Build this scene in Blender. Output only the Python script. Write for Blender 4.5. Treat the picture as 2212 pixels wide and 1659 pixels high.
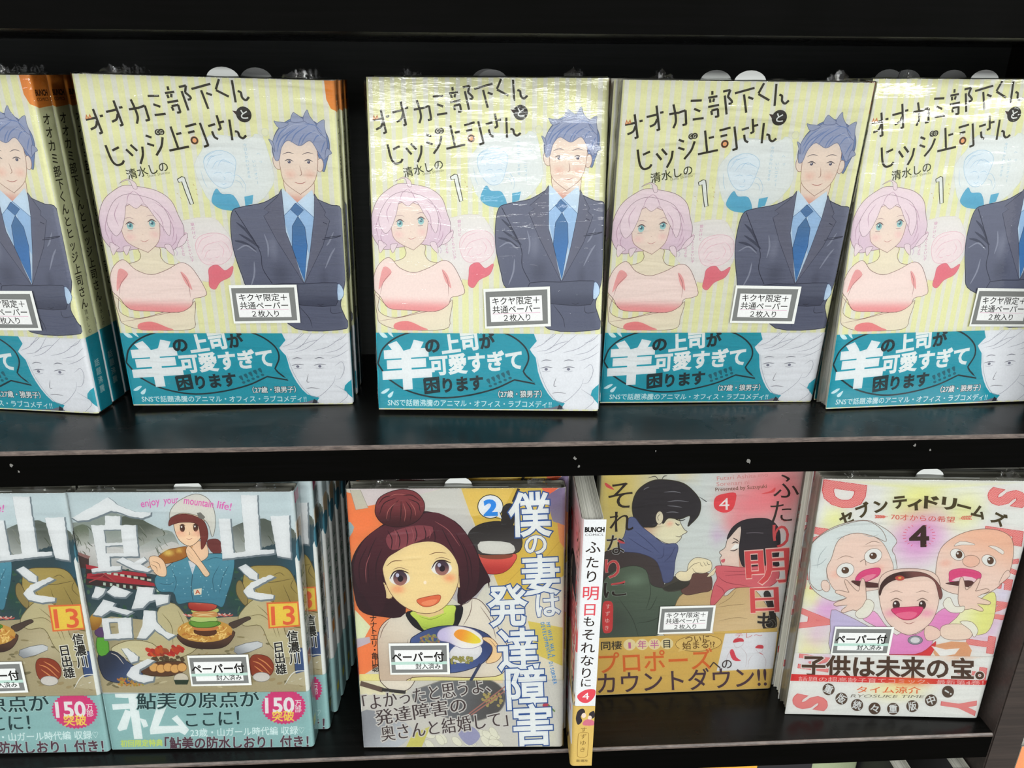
import bpy, bmesh, math, random
import numpy as np
from mathutils import Vector, Matrix, Euler, noise
from mathutils.geometry import delaunay_2d_cdt

for _o in list(bpy.data.objects):
    bpy.data.objects.remove(_o)
random.seed(7)
np.random.seed(7)

# ---------------------------------------------------------------- camera
def camera():
    f, p, yaw, roll = 1678.45, .385877, .055212, .0072894
    cy, sy, cp, sp = math.cos(yaw), math.sin(yaw), math.cos(p), math.sin(p)
    fw = Vector((sy*cp, cy*cp, -sp))
    r = Vector((cy, -sy, 0))
    u = r.cross(fw)
    cr, sr = math.cos(roll), math.sin(roll)
    r2, u2 = cr*r+sr*u, -sr*r+cr*u
    cam = bpy.data.cameras.new('camera')
    cam.sensor_width = 36
    cam.lens = f/2212*36
    cam.clip_start = .01
    ob = bpy.data.objects.new('camera', cam)
    M = Matrix((r2, u2, -fw)).transposed().to_4x4()
    M.translation = Vector((0, -.376278, .187889))
    ob.matrix_world = M
    bpy.context.scene.collection.objects.link(ob)
    bpy.context.scene.camera = ob
camera()

# ---------------------------------------------------------------- light of the shop and added side lights
w = bpy.data.worlds.new('shop_air')
bpy.context.scene.world = w
w.use_nodes = True
w.node_tree.nodes['Background'].inputs[0].default_value = (.97, .98, 1, 1)
w.node_tree.nodes['Background'].inputs[1].default_value = .56
def tube(x, y, z, power, sx=1.25, sy=.24, ry=0):
    l = bpy.data.lights.new('ceiling_and_fill_light', 'AREA')
    l.shape = 'RECTANGLE'
    l.size, l.size_y = sx, sy
    l.energy = power
    l.color = (.97, 1, .97)
    o = bpy.data.objects.new('ceiling_and_fill_light', l)
    o.location = (x, y, z)
    o.rotation_euler = (math.atan2(-y, z)*.75, 0, ry)
    bpy.context.scene.collection.objects.link(o)
for yy, pw in ((-1.3, .4), (-2.2, 3), (-3.1, 10), (-4.5, 25)):
    for xx, k in ((-3.6, 1.0), (-2.1, 1.05), (-.7, .68), (.7, .72), (2.1, 1.4), (3.5, 1.7), (4.9, 1.6)):  # outer columns are added lights, brightening spines, page edges and film glints
        tube(xx, yy, 1.5, pw*k*.95)
vs = bpy.context.scene.view_settings
bpy.context.scene.display_settings.display_device = 'sRGB'
vs.view_transform = 'Standard'
vs.look = 'None'
vs.exposure = 0.12
vs.gamma = 1
vs.use_curve_mapping = False
# ---------------------------------------------------------------- flat print engine
# Every jacket, band and sticker is one sheet of triangles whose faces carry the ink colour.
SC = bpy.context.scene
COL = SC.collection

def lin(c):
    return tuple(((v/255.0)/12.92 if v/255.0 <= .04045 else ((v/255.0+.055)/1.055)**2.4) for v in c[:3])

def homog(src, dst):
    A = []
    b = []
    for (x, y), (u, v) in zip(src, dst):
        A.append([x, y, 1, 0, 0, 0, -u*x, -u*y]); b.append(u)
        A.append([0, 0, 0, x, y, 1, -v*x, -v*y]); b.append(v)
    h = np.linalg.solve(np.array(A, float), np.array(b, float))
    return np.append(h, 1).reshape(3, 3)

def hmap(Hm, P):
    P = np.asarray(P, float)
    q = np.c_[P, np.ones(len(P))] @ Hm.T
    return q[:, :2]/q[:, 2:3]

def smooth(P, closed=False, n=4):
    P = [np.array(p, float) for p in P]
    N = len(P)
    if N < 3:
        return np.array(P)
    out = []
    R = N if closed else N-1
    for i in range(R):
        p1, p2 = P[i], P[(i+1) % N]
        p0 = P[i-1] if (closed or i > 0) else 2*p1-p2
        p3 = P[(i+2) % N] if (closed or i+2 < N) else 2*p2-p1
        for k in range(n):
            t = k/n
            out.append(.5*((2*p1)+(-p0+p2)*t+(2*p0-5*p1+4*p2-p3)*t*t+(-p0+3*p1-3*p2+p3)*t**3))
    if not closed:
        out.append(P[-1])
    return np.array(out)

def area(P):
    x, y = P[:, 0], P[:, 1]
    return .5*float(np.sum(x*np.roll(y, -1)-y*np.roll(x, -1)))

def offs(P, d, dy=None):
    """push a closed contour outwards (towards its right-hand side when counter-clockwise)"""
    dy = d if dy is None else dy
    a = P-np.roll(P, 1, 0)
    b = np.roll(P, -1, 0)-P
    a = a/(np.linalg.norm(a, axis=1)[:, None]+1e-12)
    b = b/(np.linalg.norm(b, axis=1)[:, None]+1e-12)
    na = np.c_[a[:, 1], -a[:, 0]]
    nb = np.c_[b[:, 1], -b[:, 0]]
    m = na+nb
    k = 1+np.sum(na*nb, 1)
    m = m/np.maximum(k, .45)[:, None]
    return P+m*np.array([d, dy])

def ribbon(P, w, taper=False):
    P = np.asarray(P, float)
    keep = [0]+[i for i in range(1, len(P)) if np.linalg.norm(P[i]-P[i-1]) > 1e-6]
    P = P[keep]
    if len(P) < 2:
        return P
    d = np.gradient(P, axis=0)
    d = d/(np.linalg.norm(d, axis=1)[:, None]+1e-12)
    nrm = np.c_[-d[:, 1], d[:, 0]]
    t = np.linspace(0, 1, len(P))
    ww = np.full(len(P), w/2.0)
    if taper:
        ww = ww*(.25+.75*np.sin(np.pi*np.clip(t, 0, 1))**.6)
    return np.r_[P+nrm*ww[:, None], (P-nrm*ww[:, None])[::-1]]

_glyph = {}
def glyphs(s):
    """outlines of a string in em units, from the program's own built-in font"""
    if s in _glyph:
        return _glyph[s]
    cu = bpy.data.curves.new('lettering', 'FONT')
    cu.body = s
    cu.size = 1
    cu.fill_mode = 'NONE'
    cu.resolution_u = 3
    ob = bpy.data.objects.new('lettering', cu)
    me = ob.to_mesh()
    co = np.array([v.co[:2] for v in me.vertices])
    nxt = {}
    for e in me.edges:
        a, b = e.vertices
        nxt.setdefault(a, []).append(b)
        nxt.setdefault(b, []).append(a)
    seen = set()
    cs = []
    for i in range(len(co)):
        if i in seen:
            continue
        loop = [i]
        seen.add(i)
        cur = i
        while True:
            c = [j for j in nxt.get(cur, []) if j not in seen]
            if not c:
                break
            j = i+1 if (cur == i and i+1 in c) else min(c, key=lambda q: abs(q-cur))
            loop.append(j)
            seen.add(j)
            cur = j
        if len(loop) > 2:
            L = co[loop]
            k = np.linalg.norm(L-np.roll(L, 1, 0), axis=1) > .004
            if k.sum() > 2:
                cs.append(L[k])
    ob.to_mesh_clear()
    bpy.data.objects.remove(ob)
    bpy.data.curves.remove(cu)
    if cs:
        big = max(cs, key=lambda c: abs(area(c)))
        if area(big) < 0:
            cs = [c[::-1] for c in cs]
    _glyph[s] = cs
    return cs

class Art:
    """shapes given in reference coordinates, laid down in order on a sheet (metres)"""
    def __init__(s, quad, W, H, bg, x1=None, y0=0, y1=None):
        s.W, s.H = W, H
        s.Hm = homog(quad, [(0, H), (W, H), (W, 0), (0, 0)])
        s.x1 = x1 if x1 is not None else W
        s.y0, s.y1 = y0, (H if y1 is None else y1)
        s.sh = []
        s.bg = bg
        s.px = None
    def add(s, cs, col, mapped=False, wrap=False, g=None):
        out = []
        for c in cs:
            c = np.asarray(c, float)
            if len(c) < 3:
                continue
            out.append(c if mapped else hmap(s.Hm, c))
        if not out:
            return
        A = np.vstack(out)
        s.sh.append(dict(cs=out, col=col, wrap=wrap, g=g, bb=(A.min(0), A.max(0))))
    def use(s, quad, x0=0, x1=None, y0=0, y1=None):
        x1 = s.W if x1 is None else x1
        y1 = s.H if y1 is None else y1
        s.Hm = homog(quad, [(x0, y1), (x1, y1), (x1, y0), (x0, y0)])
    # polygon / smooth blob; g = (colour2, p, q): blend from col at p to colour2 at q
    def P(s, col, *pts, g=None, wrap=False):
        s.add([pts], col, g=s.grad(g), wrap=wrap)
    def B(s, col, *pts, g=None, o=None, ow=1.2, n=4, wrap=False):
        c = smooth(pts, True, n)
        if o is not None:
            s.add([c], col, g=s.grad(g), wrap=wrap)
            k = np.r_[c, c[:1]]
            s.add([ribbon(k, ow)], o, wrap=wrap)
        else:
            s.add([c], col, g=s.grad(g), wrap=wrap)
    def grad(s, g):
        if g is None:
            return None
        c2, p, q = g
        m = hmap(s.Hm, [p, q])
        return (c2, m[0], m[1], g[3] if len(g) > 3 else 0)
    def L(s, col, w, *pts, sm=True, t=False, n=4, wrap=False):
        p = smooth(pts, False, n) if (sm and len(pts) > 2) else np.array(pts, float)
        s.add([ribbon(p, w, t)], col, wrap=wrap)
    def LL(s, col, w, lines, sm=True, t=True):
        s.add([ribbon(smooth(p, False, 4) if (sm and len(p) > 2) else np.array(p, float), w, t) for p in lines], col)
    def E(s, col, cx, cy, rx, ry, rot=0, n=20, g=None, o=None, ow=1.2, wrap=False):
        a = np.linspace(0, 2*np.pi, n, endpoint=False)
        x, y = rx*np.cos(a), ry*np.sin(a)
        r = math.radians(rot)
        c = np.c_[cx+x*math.cos(r)-y*math.sin(r), cy+x*math.sin(r)+y*math.cos(r)]
        s.add([c], col, g=s.grad(g), wrap=wrap)
        if o is not None:
            s.add([ribbon(np.r_[c, c[:1]], ow)], o, wrap=wrap)
    # text centred on the line p0-p1 (ends = ink ends), em height h; b = emboldening in em
    def T(s, txt, p0, p1, h, col, b=0, by=None, o=None, ow=0, sk=0, wrap=False, up=None):
        cs = glyphs(txt)
        if not cs:
            return
        A = np.vstack(cs)
        x0, x1 = A[:, 0].min(), A[:, 0].max()
        p0, p1 = np.array(p0, float), np.array(p1, float)
        ux = (p1-p0)/(x1-x0)
        d = (p1-p0)/np.linalg.norm(p1-p0)
        uy = np.array([d[1], -d[0]])*h if up is None else np.array(up, float)*h
        cyc = .37
        def tf(c):
            return p0+np.outer(c[:, 0]-x0+sk*(c[:, 1]-cyc), ux)+np.outer(c[:, 1]-cyc, uy)
        if o is not None:
            s.add([tf(offs(c, b+ow)) for c in cs], o, wrap=wrap)
        s.add([tf(offs(c, b, by) if (b or by) else c) for c in cs], col, wrap=wrap)
    # vertical text: glyph centres run from p0 to p1
    def V(s, txt, p0, p1, h, col, b=0, by=None, o=None, ow=0, wx=1, wrap=False, turn=0):
        n = len(txt)
        p0, p1 = np.array(p0, float), np.array(p1, float)
        d = (p1-p0)/np.linalg.norm(p1-p0)
        ux = np.array([-d[1], d[0]])
        ux = ux if ux[0] > 0 else -ux
        a = math.radians(turn)
        X = (ux*math.cos(a)+d*math.sin(a))*h*wx
        Y = (-d*math.cos(a)+ux*math.sin(a))*h
        O, I = [], []
        for i, ch in enumerate(txt):
            if ch == ' ':
                continue
            c0 = p0+(p1-p0)*(i/(n-1) if n > 1 else .5)
            rot = ch in 'ー・' and not turn
            cc = glyphs(ch)
            if not cc:
                continue
            A = np.vstack(cc)
            cx = .5 if ord(ch) > 255 else (A[:, 0].min()+A[:, 0].max())/2
            for c in cc:
                for dst, e in ((O, b+ow), (I, b)):
                    q = offs(c, e, by if dst is I else None) if e or by else c
                    q = q-np.array([cx, .37])
                    if rot:
                        q = np.c_[q[:, 1], -q[:, 0]]
                    dst.append(c0+np.outer(q[:, 0], X)+np.outer(q[:, 1], Y))
        if o is not None:
            s.add(O, o, wrap=wrap)
        s.add(I, col, wrap=wrap)

    # soft airbrushed tint, blended over whatever colour lies below (only where the face is 'open' ground)
    def wash(s, col, cx, cy, rx, ry=None, a=1.0, on=None):
        ry = rx if ry is None else ry
        m = hmap(s.Hm, [(cx, cy), (cx+rx, cy), (cx, cy+ry)])
        s.sh_w = getattr(s, 'sh_w', [])
        s.sh_w.append((lin(col), m[0], np.linalg.norm(m[1]-m[0]), np.linalg.norm(m[2]-m[0]), a, len(s.sh), on))

    def triangulate(s, grid=9, folds=()):
        X1, Y0, Y1 = s.x1, s.y0, s.y1
        V = []
        Ed = []
        def put(c, closed=True):
            k = len(V)
            V.extend(map(tuple, c))
            m = len(c)
            Ed.extend((k+i, k+i+1) for i in range(m-1))
            if closed:
                Ed.append((k+m-1, k))
        put([(0, Y0), (X1, Y0), (X1, Y1), (0, Y1)])
        for f in folds:
            put([(f, Y0), (f, Y1)], False)
        ny = max(2, int(grid*(Y1-Y0)/.13))
        for i in range(1, grid):
            for j in range(1, ny):
                V.append((X1*i/grid, Y0+(Y1-Y0)*j/ny))
        eps = .002
        for sh in s.sh:
            if sh['g'] is None:
                continue
            mn, mx = np.maximum(sh['bb'][0], (0, Y0)), np.minimum(sh['bb'][1], (X1, Y1))
            st_ = max(.0016, float(max(mx-mn))/36)
            for a in np.arange(mn[0]+st_/2, mx[0], st_):
                for b in np.arange(mn[1]+st_/2, mx[1], st_):
                    V.append((a, b))
        for sh in s.sh:
            lim = X1 if sh['wrap'] else min(s.W, X1)
            sh['lim'] = lim
            for c in sh['cs']:
                mn, mx = c.min(0), c.max(0)
                if mx[0] < -eps or mn[0] > X1+eps or mx[1] < Y0-eps or mn[1] > Y1+eps:
                    continue
                q = c.copy()
                q[:, 0] = np.clip(q[:, 0], -eps, lim+(eps if lim == X1 else 0))
                q[:, 1] = np.clip(q[:, 1], Y0-eps, Y1+eps)
                d = np.linalg.norm(np.roll(q, -1, 0)-q, axis=1)
                if d.max() > .004:
                    q = np.vstack([q[i]+(q[(i+1) % len(q)]-q[i])*np.linspace(0, 1, max(1, int(d[i]/.003)), endpoint=False)[:, None] for i in range(len(q))])
                put(q)
        S = 1000.0
        vv = [Vector((x*S, y*S)) for x, y in V]
        ov, oe, of, *_ = delaunay_2d_cdt(vv, Ed, [], 0, 1e-4)
        P = np.array([(v.x/S, v.y/S) for v in ov])
        F = np.array([f for f in of if len(f) == 3])
        C = P[F].mean(1)
        ok = (C[:, 0] > 0) & (C[:, 0] < X1) & (C[:, 1] > Y0) & (C[:, 1] < Y1)
        a = P[F]
        ar = np.abs((a[:, 1, 0]-a[:, 0, 0])*(a[:, 2, 1]-a[:, 0, 1])-(a[:, 2, 0]-a[:, 0, 0])*(a[:, 1, 1]-a[:, 0, 1]))
        ok &= ar > 1e-13
        F = F[ok]
        C = C[ok]
        top = np.full(len(F), -1)
        for k, sh in enumerate(s.sh):
            mn, mx = sh['bb']
            idx = np.where((C[:, 0] >= mn[0]) & (C[:, 0] <= mx[0]) & (C[:, 1] >= mn[1]) & (C[:, 1] <= mx[1]) & (C[:, 0] <= sh['lim']))[0]
            if not len(idx):
                continue
            for c0 in range(0, len(idx), 4000):
                ii = idx[c0:c0+4000]
                w = np.zeros(len(ii), int)
                px, py = C[ii, 0], C[ii, 1]
                for c in sh['cs']:
                    a0 = c
                    a1 = np.roll(c, -1, 0)
                    sub = np.where((py >= c[:, 1].min()) & (py <= c[:, 1].max()) & (px <= c[:, 0].max()))[0]
                    if not len(sub):
                        continue
                    X, Y = px[sub][:, None], py[sub][:, None]
                    up = (a0[:, 1] <= Y) & (a1[:, 1] > Y)
                    dn = (a0[:, 1] > Y) & (a1[:, 1] <= Y)
                    cr = (a1[:, 0]-a0[:, 0])*(Y-a0[:, 1])-(X-a0[:, 0])*(a1[:, 1]-a0[:, 1])
                    w[sub] += (up & (cr > 0)).sum(1)-(dn & (cr < 0)).sum(1)
                top[ii[w != 0]] = k
        col = np.zeros((len(F), 3, 3))
        bgl = lin(s.bg)
        col[:] = bgl
        for k in np.unique(top):
            if k < 0:
                continue
            sh = s.sh[k]
            m = top == k
            if sh['col'] is None:
                continue
            c1 = np.array(lin(sh['col']))
            if sh['g'] is None:
                col[m] = c1
            else:
                c2, p, q, kind = sh['g']
                d = q-p
                if kind == 'r':
                    t = np.clip(np.linalg.norm(P[F[m]]-p, axis=-1)/np.linalg.norm(d), 0, 1)[..., None]
                else:
                    t = np.clip(((P[F[m]]-p)@d)/(d@d), 0, 1)[..., None]
                t = t*t*(3-2*t)
                col[m] = c1*(1-t)+np.array(lin(c2))*t
        for c1, c, rx, ry, al, order, on in getattr(s, 'sh_w', []):
            # lies over shapes added before it and under those added later
            m = (top < order) if on is None else (np.isin(top, on))
            if not m.any():
                continue
            Q = P[F[m]]
            d = np.sqrt(((Q[..., 0]-c[0])/rx)**2+((Q[..., 1]-c[1])/ry)**2)
            t = np.clip(1-d, 0, 1)
            t = (t*t*(3-2*t)*al)[..., None]
            col[m] = col[m]*(1-t)+np.array(c1)*t
        return P, F, col

def set_ink(me, col):
    at = me.color_attributes.new('ink', 'FLOAT_COLOR', 'CORNER')
    c = np.ones((col.shape[0]*3, 4), np.float32)
    # ink on paper: never quite black, slightly muted
    q = col.reshape(-1, 3)
    lum = q @ np.array([.25, .65, .10])
    c[:, :3] = (q*.97+lum[:, None]*.03)*.975+.008
    at.data.foreach_set('color', c.ravel())

def fold(P, W, T, out=0, r=.0021):
    """sheet (u, v) -> x, y, z around the spine edge at the right; front faces -Y"""
    u, v = P[:, 0], P[:, 1]
    x = np.where(u < W-r, u, 0)
    y = np.zeros(len(u))
    L = r*math.pi/2
    a = np.clip((u-(W-r))/L, 0, 1)*math.pi/2
    mid = u >= W-r
    x = np.where(mid, W-r+r*np.sin(a), x)
    y = np.where(mid, r-r*np.cos(a), y)
    back = u > W-r+L
    y = np.where(back, r+(u-(W-r+L)), y)
    nx = np.where(mid, np.sin(a), 0)
    ny = np.where(mid, -np.cos(a), -1)
    return np.c_[x+nx*out, y+ny*out, v]

def sheet_mesh(name, art, T, out=0, mat=None, grid=9, bend=None):
    W = art.W
    r = .0021
    L = r*math.pi/2
    fl = [W-r, W-r+L*.33, W-r+L*.66, W-r+L] if art.x1 > W else []
    P, F, col = art.triangulate(grid, fl)
    Q = fold(P, W, T, out) if art.x1 > W else np.c_[P[:, 0], np.full(len(P), -out), P[:, 1]]
    if bend is not None:
        Q = bend(Q)
    a = P[F]
    flip = ((a[:, 1, 0]-a[:, 0, 0])*(a[:, 2, 1]-a[:, 0, 1])-(a[:, 2, 0]-a[:, 0, 0])*(a[:, 1, 1]-a[:, 0, 1])) < 0
    F[flip] = F[flip][:, ::-1]
    col[flip] = col[flip][:, ::-1]
    me = bpy.data.meshes.new(name)
    me.vertices.add(len(Q))
    me.vertices.foreach_set('co', Q.astype(np.float32).ravel())
    me.loops.add(len(F)*3)
    me.loops.foreach_set('vertex_index', F.astype(np.int32).ravel())
    me.polygons.add(len(F))
    me.polygons.foreach_set('loop_start', np.arange(0, len(F)*3, 3, dtype=np.int32))
    me.polygons.foreach_set('use_smooth', np.ones(len(F), bool))
    me.update(calc_edges=True)
    me.validate()
    set_ink(me, col)
    me.materials.append(mat)
    return me
# ---------------------------------------------------------------- materials
def mat(name, col=(128, 128, 128), rough=.5, metal=0, spec=.5, coat=0):
    m = bpy.data.materials.new(name)
    m.use_nodes = True
    b = m.node_tree.nodes['Principled BSDF']
    b.inputs['Base Color'].default_value = (*lin(col), 1)
    b.inputs['Roughness'].default_value = rough
    b.inputs['Metallic'].default_value = metal
    b.inputs['Specular IOR Level'].default_value = spec
    b.inputs['Coat Weight'].default_value = coat
    b.inputs['Coat Roughness'].default_value = .12
    return m, m.node_tree, b

def nd(t, kind, **kw):
    n = t.nodes.new(kind)
    for k, v in kw.items():
        if k in n.inputs:
            n.inputs[k].default_value = v
        else:
            setattr(n, k, v)
    return n

M = {}
def make_mats():
    m, t, b = mat('printed_paper', rough=.4, spec=.18)
    a = nd(t, 'ShaderNodeAttribute', attribute_name='ink')
    no = nd(t, 'ShaderNodeTexNoise', Scale=900.0, Detail=2.0)
    tc = nd(t, 'ShaderNodeTexCoord')
    t.links.new(tc.outputs['Object'], no.inputs['Vector'])
    mr = nd(t, 'ShaderNodeMapRange')
    mr.inputs[3].default_value = .90
    mr.inputs[4].default_value = 1.08
    t.links.new(no.outputs['Fac'], mr.inputs[0])
    mx = nd(t, 'ShaderNodeMix', data_type='RGBA', blend_type='MULTIPLY')
    mx.inputs['Factor'].default_value = 1
    t.links.new(a.outputs['Color'], mx.inputs['A'])
    t.links.new(mr.outputs[0], mx.inputs['B'])
    t.links.new(mx.outputs['Result'], b.inputs['Base Color'])
    M['print'] = m
    m, t, b = mat('page_edges', (205, 205, 192), .8, spec=.1)
    tc = nd(t, 'ShaderNodeTexCoord')
    mp = nd(t, 'ShaderNodeMapping')
    mp.inputs['Scale'].default_value = (8, 2600, 8)
    t.links.new(tc.outputs['Object'], mp.inputs[0])
    no = nd(t, 'ShaderNodeTexNoise', Scale=1.0, Detail=3.0)
    t.links.new(mp.outputs[0], no.inputs['Vector'])
    cr = nd(t, 'ShaderNodeValToRGB')
    cr.color_ramp.elements[0].position = .3
    cr.color_ramp.elements[0].color = (*lin((150, 148, 138)), 1)
    cr.color_ramp.elements[1].position = .62
    cr.color_ramp.elements[1].color = (*lin((230, 228, 216)), 1)
    t.links.new(no.outputs['Fac'], cr.inputs[0])
    t.links.new(cr.outputs[0], b.inputs['Base Color'])
    bp = nd(t, 'ShaderNodeBump', Strength=.4, Distance=.0003)
    t.links.new(no.outputs['Fac'], bp.inputs['Height'])
    t.links.new(bp.outputs[0], b.inputs['Normal'])
    M['pages'] = m
    M['card'] = mat('cover_board', (214, 212, 200), .6)[0]
    M['slip'] = mat('white_slip_paper', (222, 224, 222), .6, spec=.2)[0]
    # black laminated boards: faint grain, dusty smears, soft gloss
    def board(name, col, r0, r1, tint):
        m, t, b = mat(name, col, .35, spec=.45)
        tc = nd(t, 'ShaderNodeTexCoord')
        n1 = nd(t, 'ShaderNodeTexNoise', Scale=14.0, Detail=5.0, Roughness=.6)
        t.links.new(tc.outputs['Object'], n1.inputs['Vector'])
        mr = nd(t, 'ShaderNodeMapRange')
        mr.inputs[1].default_value = .35
        mr.inputs[2].default_value = .7
        mr.inputs[3].default_value = r0
        mr.inputs[4].default_value = r1
        t.links.new(n1.outputs['Fac'], mr.inputs[0])
        t.links.new(mr.outputs[0], b.inputs['Roughness'])
        mp = nd(t, 'ShaderNodeMapping')
        mp.inputs['Scale'].default_value = (6, 160, 160)
        t.links.new(tc.outputs['Object'], mp.inputs[0])
        n2 = nd(t, 'ShaderNodeTexNoise', Scale=3.0, Detail=4.0)
        t.links.new(mp.outputs[0], n2.inputs['Vector'])
        cr = nd(t, 'ShaderNodeValToRGB')
        cr.color_ramp.elements[0].color = (*lin(col), 1)
        cr.color_ramp.elements[0].position = .4
        cr.color_ramp.elements[1].color = (*lin(tint), 1)
        cr.color_ramp.elements[1].position = .85
        t.links.new(n2.outputs['Fac'], cr.inputs[0])
        t.links.new(cr.outputs[0], b.inputs['Base Color'])
        bp = nd(t, 'ShaderNodeBump', Strength=.12, Distance=.0004)
        t.links.new(n1.outputs['Fac'], bp.inputs['Height'])
        t.links.new(bp.outputs[0], b.inputs['Normal'])
        return m
    M['board'] = board('black_laminate', (13, 13, 12), .2, .38, (25, 24, 23))
    M['board'].node_tree.nodes['Principled BSDF'].inputs['Specular IOR Level'].default_value = .27
    M['front'] = board('black_edge_band', (5, 5, 4), .5, .65, (8, 7, 7))
    M['front'].node_tree.nodes['Principled BSDF'].inputs['Specular IOR Level'].default_value = .03
    M['panel'] = board('dark_brown_side_laminate', (52, 45, 42), .45, .6, (70, 60, 55))
    M['back'] = board('dark_back_panel_laminate', (74, 77, 75), .6, .8, (84, 86, 85))
    m, t, b = mat('worn_lit_edge_strip', (140, 122, 116), .38)  # worn brown bevel; the light it catches is painted into the ramp
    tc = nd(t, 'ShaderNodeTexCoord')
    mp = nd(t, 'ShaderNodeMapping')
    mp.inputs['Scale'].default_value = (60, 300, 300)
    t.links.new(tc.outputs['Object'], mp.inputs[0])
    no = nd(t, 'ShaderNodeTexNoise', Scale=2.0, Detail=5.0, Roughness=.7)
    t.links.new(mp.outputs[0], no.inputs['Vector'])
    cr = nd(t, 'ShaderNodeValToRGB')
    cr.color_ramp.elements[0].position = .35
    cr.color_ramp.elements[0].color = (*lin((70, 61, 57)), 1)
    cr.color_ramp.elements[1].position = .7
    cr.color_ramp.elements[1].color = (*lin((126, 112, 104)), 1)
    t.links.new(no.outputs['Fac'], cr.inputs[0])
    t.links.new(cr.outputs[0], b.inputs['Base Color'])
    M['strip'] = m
    M['chip'] = mat('chipped_laminate', (120, 118, 114), .8)[0]
    # clear shrink film
    m = bpy.data.materials.new('clear_shrink_film')
    m.use_nodes = True
    t = m.node_tree
    t.nodes.clear()
    out = nd(t, 'ShaderNodeOutputMaterial')
    tr = nd(t, 'ShaderNodeBsdfTransparent')
    tr.inputs[0].default_value = (.985, .99, .985, 1)
    gl = nd(t, 'ShaderNodeBsdfGlossy')
    gl.inputs['Roughness'].default_value = .035
    gl.inputs['Color'].default_value = (1, 1, 1, 1)
    fr = nd(t, 'ShaderNodeFresnel')
    fr.inputs[0].default_value = 1.55
    mx = nd(t, 'ShaderNodeMixShader')
    tc = nd(t, 'ShaderNodeTexCoord')
    mp = nd(t, 'ShaderNodeMapping')
    mp.inputs['Scale'].default_value = (22, 60, 130)
    mp.inputs['Rotation'].default_value = (0, .05, 0)
    t.links.new(tc.outputs['Object'], mp.inputs[0])
    no = nd(t, 'ShaderNodeTexNoise', Scale=1.6, Detail=4.0, Roughness=.55, Distortion=.6)
    t.links.new(mp.outputs[0], no.inputs['Vector'])
    bp = nd(t, 'ShaderNodeBump', Strength=.32, Distance=.0012)
    t.links.new(no.outputs['Fac'], bp.inputs['Height'])
    t.links.new(bp.outputs[0], gl.inputs['Normal'])
    t.links.new(bp.outputs[0], fr.inputs['Normal'])
    mu = nd(t, 'ShaderNodeMath', operation='MULTIPLY', use_clamp=True)
    mu.inputs[1].default_value = .95
    t.links.new(fr.outputs[0], mu.inputs[0])
    t.links.new(mu.outputs[0], mx.inputs[0])
    t.links.new(tr.outputs[0], mx.inputs[1])
    t.links.new(gl.outputs[0], mx.inputs[2])
    t.links.new(mx.outputs[0], out.inputs[0])
    M['film'] = m
    M['floor'] = mat('pale_vinyl_floor', (92, 84, 76), .5)[0]
make_mats()

# ---------------------------------------------------------------- objects
def new(name, me, parent=None, m=None):
    o = bpy.data.objects.new(name, me)
    COL.objects.link(o)
    if parent:
        o.parent = parent
    if m and me and not me.materials:
        me.materials.append(m)
    return o

def box(name, x0, x1, y0, y1, z0, z1, bevel=0, m=None):
    bm = bmesh.new()
    bmesh.ops.create_cube(bm, size=1)
    for v in bm.verts:
        v.co = Vector(((x0+x1)/2+v.co.x*(x1-x0), (y0+y1)/2+v.co.y*(y1-y0), (z0+z1)/2+v.co.z*(z1-z0)))
    if bevel:
        bmesh.ops.bevel(bm, geom=bm.edges[:], offset=bevel, segments=2, affect='EDGES')
    me = bpy.data.meshes.new(name)
    bm.to_mesh(me)
    bm.free()
    if m:
        me.materials.append(m)
    return me

BW, BH, BT = .130, .182, .0125

def pages_mesh():
    bm = bmesh.new()
    n = 10
    x0, x1 = .0018, BW-.0024
    rows = []
    for z in (.0006, BH-.0016):
        r = []
        for i in range(n+1):
            y = .0008+(BT-.0016)*i/n
            r.append((bm.verts.new((x0+.0007*math.sin(i*2.4), y, z)), bm.verts.new((x1, y, z))))
        rows.append(r)
    for i in range(n):
        for z in (0, 1):
            a = [rows[z][i][0], rows[z][i][1], rows[z][i+1][1], rows[z][i+1][0]]
            bm.faces.new(a if z else a[::-1])
        bm.faces.new([rows[0][i][0], rows[1][i][0], rows[1][i+1][0], rows[0][i+1][0]][::-1])
        bm.faces.new([rows[0][i][1], rows[0][i+1][1], rows[1][i+1][1], rows[1][i][1]][::-1])
    bm.faces.new([rows[0][0][0], rows[0][0][1], rows[1][0][1], rows[1][0][0]])
    bm.faces.new([rows[0][n][0], rows[0][n][1], rows[1][n][1], rows[1][n][0]][::-1])
    bmesh.ops.recalc_face_normals(bm, faces=bm.faces)
    me = bpy.data.meshes.new('page_block')
    bm.to_mesh(me)
    bm.free()
    me.materials.append(M['pages'])
    return me

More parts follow.
